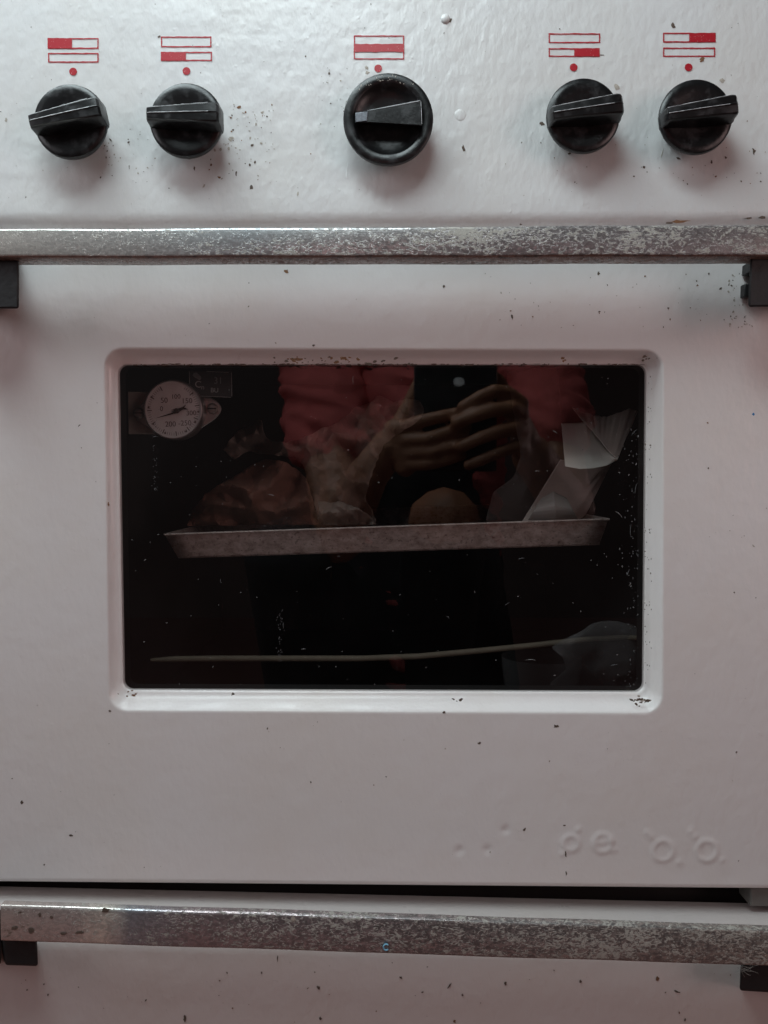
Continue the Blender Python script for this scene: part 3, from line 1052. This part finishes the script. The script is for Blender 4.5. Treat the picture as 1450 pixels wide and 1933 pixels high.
def text_into(mb, s, pos, size, m, rot=0.0):
    cu = bpy.data.curves.new('t', 'FONT')
    cu.body = s
    cu.size = size
    cu.align_x = 'CENTER'
    cu.align_y = 'CENTER'
    ob = bpy.data.objects.new('t', cu)
    COL.objects.link(ob)
    bpy.context.view_layer.update()
    dg = bpy.context.evaluated_depsgraph_get()
    me = ob.evaluated_get(dg).to_mesh()
    cr, sr = math.cos(rot), math.sin(rot)
    vs = [Vector(pos) + Vector((v.co.x * cr - v.co.y * sr, 0, v.co.x * sr + v.co.y * cr)) for v in me.vertices]
    fs = [tuple(p.vertices) for p in me.polygons]
    mb.add(vs, fs, m)
    ob.evaluated_get(dg).to_mesh_clear()
    bpy.data.objects.remove(ob)
    bpy.data.curves.remove(cu)


for s_, px, py, sz in [('200', 322, 801, 15), ('-250', 349, 799, 15), ('150', 353, 757, 15), ('100', 332, 749, 13), ('50', 310, 756, 15), ('300', 361, 780, 14), ('0', 305, 772, 14)]:
    text_into(mb, s_, W(px, py, TY - 0.0069), sz * MM, 1, 0.03)
mb.build('dial', [M['dialface'], M['ink']], th, smooth=False, weld=False, recalc=False)
mb = MB()
yN = TY - 0.0078
mb.loft([[W(x, y, yy) for x, y in [(292, 790), (325, 779), (334, 772), (345, 768), (352, 763), (348, 769), (356, 773), (346, 773), (336, 779), (326, 782)]] for yy in (yN + 0.0003, yN)], 0, True, True)
lathe(mb, W(333.5, 775.5, yN), [(0.0016, -0.0004), (0.0016, 0.0006), (0.0010, 0.0010)], 16)
mb.build('needle', simple('needle_black', (0.03, 0.015, 0.012), 0.5), th)
for px in (263, 402):
    mb = MB()
    sc = W(px, 776 - (px - 333) * 0.06, TY)
    lathe(mb, sc, [(0.0034, -0.002), (0.0034, 0.0016), (0.0024, 0.0026), (0.0005, 0.0028)], 20)
    mb.box(sc + Vector((-0.0026, -0.0034, -0.0004)), sc + Vector((0.0026, -0.0026, 0.0004)), 1)
    mb.build('screw', [M['steel'], M['black']], th)

# ---- small scratched maker's plate beside the thermometer
mb = MB()
y_ = 0.040
P0, P1 = W(357, 700, y_), W(438, 749, y_)
mb.box((P0.x, y_, P1.z), (P1.x, y_ + 0.0012, P0.z), 0)
for (ax, ay, bx, by) in [(362, 747, 436, 750), (437, 703, 438, 748), (357, 700, 359, 745), (390, 701, 432, 703)]:
    a, b = W(ax, ay, y_ - 0.0002), W(bx, by, y_ - 0.0002)
    mb.tube([a, a.lerp(b, 0.5), b], 0.00014, 5, 1)
text_into(mb, 'C', W(374, 726, y_ - 0.0002), 19 * MM, 1, -0.1)
text_into(mb, 'n', W(383, 731, y_ - 0.0002), 14 * MM, 1, -0.1)
text_into(mb, '31', W(412, 719, y_ - 0.0002), 19 * MM, 2, 0.0)
text_into(mb, 'BU', W(405, 737, y_ - 0.0002), 13 * MM, 1, -0.03)
mb.blob(W(373, 711, y_ - 0.0002), 0.0026, 0.0018, 0.0001, -0.5, 9, 2, 0.3)
mb.build('nameplate', [simple('plate_black', (0.02, 0.02, 0.02), 0.5), simple('worn_lettering', (0.30, 0.31, 0.30), 0.5), simple('fainter_lettering', (0.14, 0.15, 0.15), 0.5)], stove, smooth=False)

# ================================================================== things in the oven
def tray():
    yt = 0.045
    tl, tr, br, bl = W(311, 1009, yt), W(1149, 980, yt), W(1131, 1029, yt + 0.008), W(337, 1054, yt + 0.008)
    dep = 0.30
    back = lambda v, e: Vector((v.x, v.y + dep - e, v.z))
    root_loc = (bl + br) / 2
    mb = MB()
    th_ = 0.0012
    mid = lambda a, b, n: [a.lerp(b, i / n) for i in range(n + 1)]
    # front wall, back wall, side walls and bottom, walls flaring out
    def wall(a, b, c_, d):
        # a-b top edge, d-c bottom edge
        n = 24
        top = mid(a, b, n); bot = mid(d, c_, n)
        loops = [top, [t.lerp(q, 0.06) for t, q in zip(top, bot)], [t.lerp(q, 0.92) for t, q in zip(top, bot)], bot]
        for i in range(n + 1):
            w = 0.0005 * noise.noise(Vector((i * 0.7, 3, 1)))
            loops[0][i] = loops[0][i] + Vector((0, 0, w)); loops[1][i] = loops[1][i] + Vector((0, 0, w))
        mb.loft(loops, 0, closed=False)
    btl, btr, bbl, bbr = back(tl, 0), back(tr, 0), back(bl, 0.016), back(br, 0.016)
    wall(tl, tr, br, bl)
    wall(btr, btl, bbl, bbr)
    wall(btl, tl, bl, bbl)
    wall(tr, btr, bbr, br)
    mb.add([bl, br, bbr, bbl], [(0, 1, 2, 3)])
    for p in (mid(tl, tr, 20), mid(btl, btr, 20), mid(tl, btl, 10), mid(tr, btr, 10)):
        mb.tube(p, 0.0007, 8)
    t = NT('old_tray_metal')
    n1 = t.ramp(t.noise(1.0, 5, 0.7, vec=t.mapv((160, 160, 240))), [(0.35, 0.0), (0.65, 1.0)])
    n2 = t.ramp(t.noise(420, 4, 0.7), [(0.56, 0.0), (0.68, 1.0)])
    c_ = t.mix(n1, (0.24, 0.19, 0.17), (0.44, 0.38, 0.35))
    c_ = t.mix(t.math('MULTIPLY', n2, 0.7), c_, (0.06, 0.035, 0.028))
    t.set(Base_Color=c_, Roughness=0.55, Metallic=0.35)
    t.bump(t.math('MULTIPLY', t.noise(300, 3), 0.0003))
    o = mb.build('baking_tray', t.mat, None, angle=30)
    md = o.modifiers.new('solid', 'SOLIDIFY'); md.thickness = 0.0006
    return tag(o, 'stained grey metal baking tray on the upper shelf inside the oven', 'baking tray')


tray()


def origin_to(o, p):
    p = Vector(p)
    o.data.transform(Matrix.Translation(-p))
    o.location = p
    return o


def sheet(name, poly, depth, bulge, amp, freq, mat, label, cat, seed=0, spacing=9, jagged=1.5, thick=0.00025, tilt=(0, 0), parent=None):
    """crumpled sheet whose outline is poly (photo pixels); depth m behind the front; folds come from noise"""
    rr_ = random.Random(seed)
    P = []
    n = len(poly)
    for i in range(n):
        a, b = Vector(poly[i]), Vector(poly[(i + 1) % n])
        k = max(1, int((b - a).length / (spacing * 0.7)))
        for j in range(k):
            q = a.lerp(b, j / k)
            if j: q += Vector((rr_.uniform(-1, 1), rr_.uniform(-1, 1))) * jagged
            P.append(q)
    def inside(x, y):
        c_ = False
        j = n - 1
        for i in range(n):
            xi, yi = poly[i]; xj, yj = poly[j]
            if (yi > y) != (yj > y) and x < (xj - xi) * (y - yi) / (yj - yi) + xi:
                c_ = not c_
            j = i
        return c_
    xs_, ys_ = [p[0] for p in poly], [p[1] for p in poly]
    pts = list(P)
    x = min(xs_)
    while x < max(xs_):
        y = min(ys_)
        while y < max(ys_):
            q = Vector((x + rr_.uniform(-.45, .45) * spacing, y + rr_.uniform(-.45, .45) * spacing))
            if inside(q.x, q.y) and min((q - p).length for p in P) > spacing * 0.4:
                pts.append(q)
            y += spacing
        x += spacing
    nb = len(P)
    vs, es, fs, _, _, _ = delaunay_2d_cdt([Vector(p) for p in pts], [], [list(range(nb))], 1, 1e-4)
    mx, my = sum(xs_) / n, sum(ys_) / n
    W2, H2 = (max(xs_) - min(xs_)) / 2, (max(ys_) - min(ys_)) / 2
    out = []
    for v in vs:
        u, w = (v.x - mx) / W2, (v.y - my) / H2
        rd = max(0.0, 1 - u * u * 0.8 - w * w * 0.8)
        rid = abs(noise.noise(Vector((v.x * freq, v.y * freq, seed * 3.1)))) * 2 + 0.5 * abs(noise.noise(Vector((v.x * freq * 2.6, v.y * freq * 2.6, seed))))
        y = depth - bulge * rd + amp * rid + tilt[0] * u + tilt[1] * w
        out.append(W(v.x, v.y, y))
    mb = MB()
    mb.add(out, [tuple(f) for f in fs])
    o = mb.build(name, mat, parent, smooth=True, angle=30, weld=False)
    if not parent:
        origin_to(o, min(out, key=lambda q: q.z))
    sb = o.modifiers.new('soft', 'SUBSURF'); sb.levels = 1; sb.render_levels = 1
    md = o.modifiers.new('solid', 'SOLIDIFY'); md.thickness = thick
    if cat: tag(o, label, cat)
    return o


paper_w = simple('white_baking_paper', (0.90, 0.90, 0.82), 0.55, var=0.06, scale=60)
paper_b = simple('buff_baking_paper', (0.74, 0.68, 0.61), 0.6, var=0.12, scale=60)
paper_d = simple('singed_paper', (0.12, 0.10, 0.085), 0.7, var=0.3, scale=60, bump=0.0004, bscale=250)
paper_g = simple('greasy_grey_paper', (0.15, 0.125, 0.105), 0.6, var=0.3, scale=60, bump=0.0003, bscale=120)
brown = simple('brown_paper', (0.17, 0.085, 0.060), 0.7, var=0.3, scale=60, bump=0.0004, bscale=200)

fp = empty('folded_paper', W(1090, 985, 0.10))
tag(fp, 'folded white paper with a torn pointed edge at the right end of the tray', 'paper')
# the bright flap, its folded-over corner and the shaded sheet below: folds at different depths, the sheet's shade painted into its colour
def facet(name, pts3, mat, label=None, jag=None):
    """sheet given by (px, py, depth) rows of points -> grid"""
    mb = MB()
    rows_ = [[W(*p) for p in r] for r in pts3]
    mb.loft(rows_, 0, closed=False)
    o = mb.build(name, mat, fp, angle=60)
    md = o.modifiers.new('s', 'SOLIDIFY'); md.thickness = 0.0003
    sb = o.modifiers.new('ss', 'SUBSURF'); sb.levels = 1; sb.render_levels = 2
    sb.subdivision_type = 'SIMPLE'
    return o


def ruled(top, bot, n, curve=0.0, seed=0, jag=0.0):
    def along(P, u):
        k = u * (len(P) - 1)
        i = min(int(k), len(P) - 2)
        f = k - i
        return [P[i][j] + (P[i + 1][j] - P[i][j]) * f for j in range(3)]
    rr_ = random.Random(seed)
    rows_ = []
    m = 24
    jj = [rr_.uniform(-1, 1) * jag for _ in range(m + 1)]
    for a in range(n + 1):
        t = a / n
        row = []
        for b in range(m + 1):
            p, q = along(top, b / m), along(bot, b / m)
            r_ = [p[j] + (q[j] - p[j]) * t for j in range(3)]
            r_[1] += jj[b] * (1 - t)
            r_[2] += curve * math.sin(t * PI)
            row.append(r_)
        rows_.append(row)
    return rows_


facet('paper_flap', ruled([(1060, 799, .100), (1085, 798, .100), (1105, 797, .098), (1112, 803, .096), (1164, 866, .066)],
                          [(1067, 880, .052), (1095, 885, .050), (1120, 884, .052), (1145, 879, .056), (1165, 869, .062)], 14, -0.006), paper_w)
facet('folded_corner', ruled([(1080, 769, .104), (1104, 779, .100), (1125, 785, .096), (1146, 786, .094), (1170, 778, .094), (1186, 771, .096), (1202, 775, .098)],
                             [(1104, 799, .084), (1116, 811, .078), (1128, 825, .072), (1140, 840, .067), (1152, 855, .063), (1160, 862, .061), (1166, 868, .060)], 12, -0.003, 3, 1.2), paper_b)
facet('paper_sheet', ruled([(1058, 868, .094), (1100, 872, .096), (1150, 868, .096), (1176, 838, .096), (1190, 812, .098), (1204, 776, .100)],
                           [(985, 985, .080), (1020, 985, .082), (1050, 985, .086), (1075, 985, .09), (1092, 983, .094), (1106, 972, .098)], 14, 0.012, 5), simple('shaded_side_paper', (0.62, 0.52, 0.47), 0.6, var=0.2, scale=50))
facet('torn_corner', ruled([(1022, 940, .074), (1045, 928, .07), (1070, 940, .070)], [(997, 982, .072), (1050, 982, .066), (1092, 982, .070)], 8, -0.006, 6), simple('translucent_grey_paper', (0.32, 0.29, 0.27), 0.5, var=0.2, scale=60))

sheet('crumpled_paper', [(476, 800), (492, 790), (502, 826), (524, 835), (562, 834), (582, 822), (612, 806), (640, 798), (666, 772), (700, 760), (716, 746), (742, 760), (768, 752), (792, 756), (800, 770),
                         (795, 790), (770, 808), (752, 820), (722, 842), (706, 884), (690, 940), (712, 985), (600, 988), (590, 930), (574, 880), (556, 862), (505, 858), (470, 852), (440, 868), (420, 850), (452, 812)],
      0.105, 0.030, 0.026, 0.017, paper_g, 'crumpled greasy grey baking paper standing on the middle of the tray', 'paper', 11, 9, 2.5)
sheet('bread_wrap', [(352, 992), (366, 958), (392, 930), (430, 905), (468, 882), (500, 866), (536, 872), (560, 884), (578, 902), (590, 940), (604, 990)],
      0.095, 0.034, 0.020, 0.018, brown, 'rounded brown paper wrapping bulging up at the left end of the tray', 'wrapping paper', 5, 9, 2.0)
sheet('paper_scrap', [(600, 944), (622, 950), (640, 946), (655, 952), (676, 958), (696, 972), (712, 990), (612, 992), (603, 968)],
      0.062, 0.012, 0.008, 0.04, paper_d, 'small torn grey scrap of paper curling over the tray front', 'paper scrap', 8, 6)
sheet('grey_sheet', [(955, 700), (1052, 692), (1062, 800), (1070, 880), (1040, 900), (1010, 985), (915, 985), (930, 930), (970, 900), (984, 860)],
      0.13, 0.012, 0.005, 0.012, simple('dark_backing_paper', (0.085, 0.066, 0.058), 0.6, var=0.2, scale=30), 'dark brown sheet of paper leaning upright behind the folded white paper', 'paper', 21, 14)

# pale plastic bag and clear bowl at the lower right
bagm = clear('thin_plastic', (0.20, 0.20, 0.20), 0.12)
sheet('plastic_bag', [(1104, 1188), (1120, 1176), (1150, 1171), (1186, 1176), (1214, 1192), (1222, 1230), (1224, 1318), (1020, 1318), (1040, 1290), (1070, 1262), (1062, 1240), (1040, 1222), (1078, 1200)],
      0.085, 0.03, 0.010, 0.010, bagm, 'pale clear plastic bag slumped in the lower right corner of the oven', 'plastic bag', 31, 10)
mb = MB()
bc = W(1022, 1240, 0.08)
rb = 76 * MM * (D + 0.08) / D
def zring(c, r, z, n=48):
    return [Vector((c.x + r * math.cos(a), c.y + r * math.sin(a) * 0.9, c.z + z)) for a in [2 * PI * k / n for k in range(n)]]
mb.loft([zring(bc, rb * s_, -z_) for s_, z_ in [(1.0, 0), (0.985, 0.006), (0.93, 0.018), (0.80, 0.032), (0.55, 0.043), (0.2, 0.047), (0.19, 0.045), (0.53, 0.041), (0.78, 0.030), (0.91, 0.017), (0.965, 0.006), (0.98, 0.0), (0.99, -0.0006), (1.0, 0)]], 0)
o = mb.build('glass_bowl', clear('clear_bowl_glass', (0.085, 0.09, 0.09), 0.03), None)
tag(origin_to(o, bc - Vector((0, 0, 0.047))), 'clear round glass bowl low in the oven beside the plastic bag', 'bowl')

# ================================================================== the person mirrored in the pane
def capsules(segs, vox, name, mat, parent, disp=None, smooth_it=2):
    """segs: (p, q, r0, r1) fused into one skin by a voxel remesh"""
    bm = bmesh.new()
    for seg in segs:
        p, q, r0, r1 = Vector(seg[0]), Vector(seg[1]), seg[2], seg[3]
        L = (q - p).length
        n = max(2, int(L / (min(r0, r1) * 0.5)) + 1)
        for i in range(n + 1):
            t = i / n
            r = r0 + (r1 - r0) * t
            mt = Matrix.Translation(p.lerp(q, t))
            if len(seg) > 4:
                mt = mt @ Matrix.Diagonal((*seg[4], 1))
            bmesh.ops.create_icosphere(bm, subdivisions=2, radius=r, matrix=mt)
    me = bpy.data.meshes.new(name)
    bm.to_mesh(me); bm.free()
    ob = bpy.data.objects.new(name, me)
    COL.objects.link(ob)
    md = ob.modifiers.new('r', 'REMESH'); md.mode = 'VOXEL'; md.voxel_size = vox
    ms = ob.modifiers.new('s', 'SMOOTH'); ms.iterations = smooth_it; ms.factor = 0.6
    bpy.context.view_layer.update()
    dg = bpy.context.evaluated_depsgraph_get()
    m2 = bpy.data.meshes.new_from_object(ob.evaluated_get(dg))
    m2.name = name
    bpy.data.objects.remove(ob)
    if disp:
        m2.calc_loop_triangles()
        nr = [v.normal.copy() for v in m2.vertices]
        for v, nn in zip(m2.vertices, nr):
            v.co += nn * disp(v.co)
    m2.materials.clear()
    m2.materials.append(mat)
    for p in m2.polygons:
        p.use_smooth = True
    m2.transform(Matrix.Translation(-wloc(parent)))
    o = bpy.data.objects.new(name, m2)
    COL.objects.link(o)
    o.parent = parent
    return o


PB = 0.83
hips = Vector((0.06, -1.00, FLOOR_Z + 0.16))
person = empty('person', (hips.x, hips.y, FLOOR_Z))
tag(person, 'person in a red shirt holding a phone in both hands, mirrored in the oven glass', 'person')
shL = R(600, 640, PB)            # shoulder seen on the left of the reflection
shR = R(1000, 640, PB)
neck = (shL + shR) / 2 + Vector((0, -0.01, 0.035))
chest = neck + Vector((0, -0.03, -0.14))
belly = neck.lerp(hips, 0.65)
elL = R(640, 1015, 0.66)
elR = R(1075, 960, 0.70)
HD = 0.485
wrL = R(694, 898, HD + 0.04)
wrR = R(1005, 860, HD + 0.06)
skinm = simple('brown_skin', (0.33, 0.145, 0.08), 0.5, var=0.12, scale=60)
KNEE = {-1: R(545, 1065, 0.66), 1: R(838, 990, 0.62)}
segs = [(neck, neck + Vector((0, 0.01, 0.06)), 0.052, 0.050),
        (neck + Vector((0, 0.03, 0.16)), neck + Vector((0, 0.03, 0.17)), 0.085, 0.085, (0.88, 1.05, 1.25)),
        (neck + Vector((0, 0.075, 0.115)), neck + Vector((0, 0.078, 0.10)), 0.045, 0.038),
        (neck + Vector((0, 0.115, 0.165)), neck + Vector((0, 0.130, 0.140)), 0.009, 0.014),
        (neck + Vector((-0.078, 0.03, 0.15)), neck + Vector((-0.080, 0.03, 0.17)), 0.014, 0.017, (0.5, 0.9, 1.2)),
        (neck + Vector((0.078, 0.03, 0.15)), neck + Vector((0.080, 0.03, 0.17)), 0.014, 0.017, (0.5, 0.9, 1.2)),
        (shL, shR, 0.055, 0.055), (neck, chest, 0.07, 0.11), (chest, belly, 0.12, 0.125), (belly, hips, 0.125, 0.14),
        (shL, elL, 0.048, 0.038), (elL, wrL, 0.038, 0.027), (shR, elR, 0.048, 0.038), (elR, wrR, 0.038, 0.027)]
# crouching legs
for sx in (-1, 1):
    hip = hips + Vector((0.09 * sx, 0, 0))
    knee = KNEE[sx]
    ank = Vector((KNEE[sx].x, -0.84, FLOOR_Z + 0.07))
    segs += [(hip, knee, 0.085, 0.052), (knee, ank, 0.050, 0.034), (ank, ank + Vector((0.02 * sx, 0.16, -0.035)), 0.036, 0.028)]
# hand on the right of the reflection: four bent fingers round the phone, pointing left
palmR = R(982, 805, HD + 0.028)
segs += [(wrR, palmR, 0.024, 0.020, (0.8, 0.6, 1)), (R(978, 775, HD + 0.02), R(984, 850, HD + 0.02), 0.013, 0.013)]
for ch, rad in [([(984, 762, .012), (958, 742, .002), (934, 738, -.006), (905, 750, -.009), (874, 768, -.006)], 0.0093),
                ([(984, 780, .010), (966, 772, -.004), (930, 774, -.011), (895, 785, -.013), (862, 798, -.009)], 0.0098),
                ([(985, 812, .010), (972, 808, -.004), (936, 816, -.011), (902, 829, -.013), (872, 843, -.009)], 0.0095),
                ([(986, 842, .010), (976, 841, -.002), (940, 855, -.008), (912, 867, -.010), (884, 878, -.007)], 0.0082)]:
    pts = [R(a, b, HD - 0.004 + c_) for a, b, c_ in ch]
    for i in range(4):
        r_ = rad * (1.08 - 0.07 * i)
        segs.append((pts[i], pts[i + 1], r_, r_ * 0.95))
segs.append((palmR, R(940, 720, HD + 0.03), 0.013, 0.010))
segs.append((R(940, 720, HD + 0.03), R(915, 700, HD + 0.026), 0.010, 0.009))
# the other hand comes from the left, its fingers behind
palmL = R(735, 845, HD + 0.022)
segs += [(wrL, palmL, 0.026, 0.024), (R(745, 812, HD + 0.012), R(765, 880, HD + 0.012), 0.015, 0.014)]
for ch, rad in [([(745, 812, .010), (796, 795, .000), (835, 786, .000), (868, 778, .004)], 0.0085),
                ([(752, 832, .010), (806, 829, -.002), (850, 815, .000), (880, 806, .004)], 0.0088),
                ([(758, 856, .010), (816, 854, -.002), (856, 842, .000), (884, 832, .004)], 0.0085),
                ([(764, 878, .010), (812, 876, .000), (848, 868, .002), (872, 860, .006)], 0.0075)]:
    pts = [R(a, b, HD - 0.002 + c_) for a, b, c_ in ch]
    for i in range(3):
        r_ = rad * (1.08 - 0.07 * i)
        segs.append((pts[i], pts[i + 1], r_, r_ * 0.95))
segs.append((palmL, R(775, 760, HD + 0.03), 0.014, 0.010))
segs.append((R(775, 760, HD + 0.03), R(795, 715, HD + 0.026), 0.010, 0.0085))
capsules(segs, 0.0026, 'body', skinm, person)


def folds(v):
    a = noise.noise(Vector((v.x * 9, v.y * 9, v.z * 34 + v.x * 14)))
    b = noise.noise(Vector((v.x * 26, v.y * 20, v.z * 60)))
    return (1 - abs(a) * 2) * 0.011 + b * 0.004 + 0.002


t = NT('red_cotton')
t.set(Base_Color=t.mix(t.noise(40, 3), (0.58, 0.10, 0.095), (0.68, 0.15, 0.14)), Roughness=0.85)
shirt = t.mat
capsules([(shL + Vector((0.02, 0, 0)), shR - Vector((0.02, 0, 0)), 0.066, 0.066), (neck, chest, 0.085, 0.125), (chest, belly, 0.135, 0.142), (belly, hips, 0.142, 0.150),
          (shL, shL.lerp(elL, 0.52), 0.062, 0.060), (shR, shR.lerp(elR, 0.52), 0.062, 0.060)], 0.005, 'shirt', shirt, person, folds, 1)
capsules([(hips + Vector((0, 0, -0.02)), hips + Vector((0, 0, 0.02)), 0.152, 0.150), (hips, belly, 0.152, 0.155), (belly, Vector((belly.x, -0.86, R(700, 800, 0.74).z - 0.07)), 0.155, 0.120)] +
         [(hips + Vector((0.09 * sx, 0, 0)), (hips + Vector((0.09 * sx, 0, 0))).lerp(KNEE[sx], 0.78), 0.105, 0.080) for sx in (-1, 1)],
         0.007, 'torso_darkener', simple('torso_dark_cover', (0.012, 0.012, 0.015), 0.9), person, None, 1)  # made-up dark garment, added to keep the mirrored torso dark
for sx in (-1, 1):
    ank = Vector((KNEE[sx].x, -0.84, FLOOR_Z + 0.07))
    capsules([(KNEE[sx].lerp(ank, 0.07 if sx > 0 else -0.02), ank, 0.064, 0.044), (ank, ank + Vector((0.02 * sx, 0.16, -0.030)), 0.044, 0.036)], 0.006, 'shin_darkener', simple('shin_dark_cover', (0.012, 0.012, 0.014), 0.9), person, None, 1)  # added dark cover standing in for shade on the shins
capsules([(neck + Vector((0, 0.01, 0.20)), neck + Vector((0, -0.01, 0.20)), 0.088, 0.088, (0.93, 1.05, 1.15)), (neck + Vector((0, -0.02, 0.15)), neck + Vector((0, -0.03, 0.12)), 0.078, 0.065)],
         0.005, 'hair', simple('black_hair', (0.012, 0.010, 0.009), 0.6), person)
for sx in (-1, 1):
    mb = MB()
    c_ = neck + Vector((0.030 * sx, 0.113, 0.178))
    mb.blob(c_, 0.011, 0.005, -0.001, 0, 14, 0, 0.0)
    mb.blob(c_ + Vector((0, 0.003, 0)), 0.0045, 0.0045, -0.0015, 0, 14, 1, 0.0)
    mb.build('eye', [simple('eye_white', (0.7, 0.68, 0.66), 0.3), M['black']], person, recalc=False)
mb = MB()
mb.blob(neck + Vector((0, 0.118, 0.118)), 0.022, 0.005, -0.001, 0, 14, 0, 0.0)
mb.build('mouth', [simple('lips', (0.30, 0.11, 0.09), 0.5)], person, recalc=False)

# phone
ph_c = R(862, 745, HD + 0.006)
ph = empty('phone', ph_c)
tag(ph, 'black phone with a pale round disc on its back, held upright in two hands', 'phone')
mb = MB()
A, B = R(782, 560, HD + 0.004), R(938, 890, HD + 0.004)
mb.box((A.x, -(HD + 0.012), B.z), (B.x, -(HD + 0.004), A.z))
mb.build('phone_case', simple('phone_black', (0.008, 0.008, 0.009), 0.35), ph, bevel=0.003, seg=3)
mb = MB()
cc = R(866, 721, HD + 0.0038)
dv = [cc + Vector((0.0068 * math.cos(a), 0, 0.0056 * math.sin(a))) for a in [2 * PI * k / 30 for k in range(30)]]
mb.loft([[v + Vector((0, s_, 0)) for v in dv] for s_ in (0.0, 0.0008)], 0, True, True)
mb.build('round_disc', simple('pale_grey_disc', (0.78, 0.80, 0.82), 0.4), ph)

# floor
mb = MB()
mb.box((-2.2, -2.6, FLOOR_Z - 0.02), (2.2, 0.9, FLOOR_Z))
t = NT('red_brown_floor')
t.set(Base_Color=t.mix(t.noise(6, 5), (0.26, 0.10, 0.085), (0.36, 0.16, 0.13)), Roughness=0.6)
tag(mb.build('floor', t.mat, None, smooth=False), None, None, None, 'structure')

S.render.engine = 'CYCLES'
S.cycles.max_bounces = 8
S.cycles.transparent_max_bounces = 12
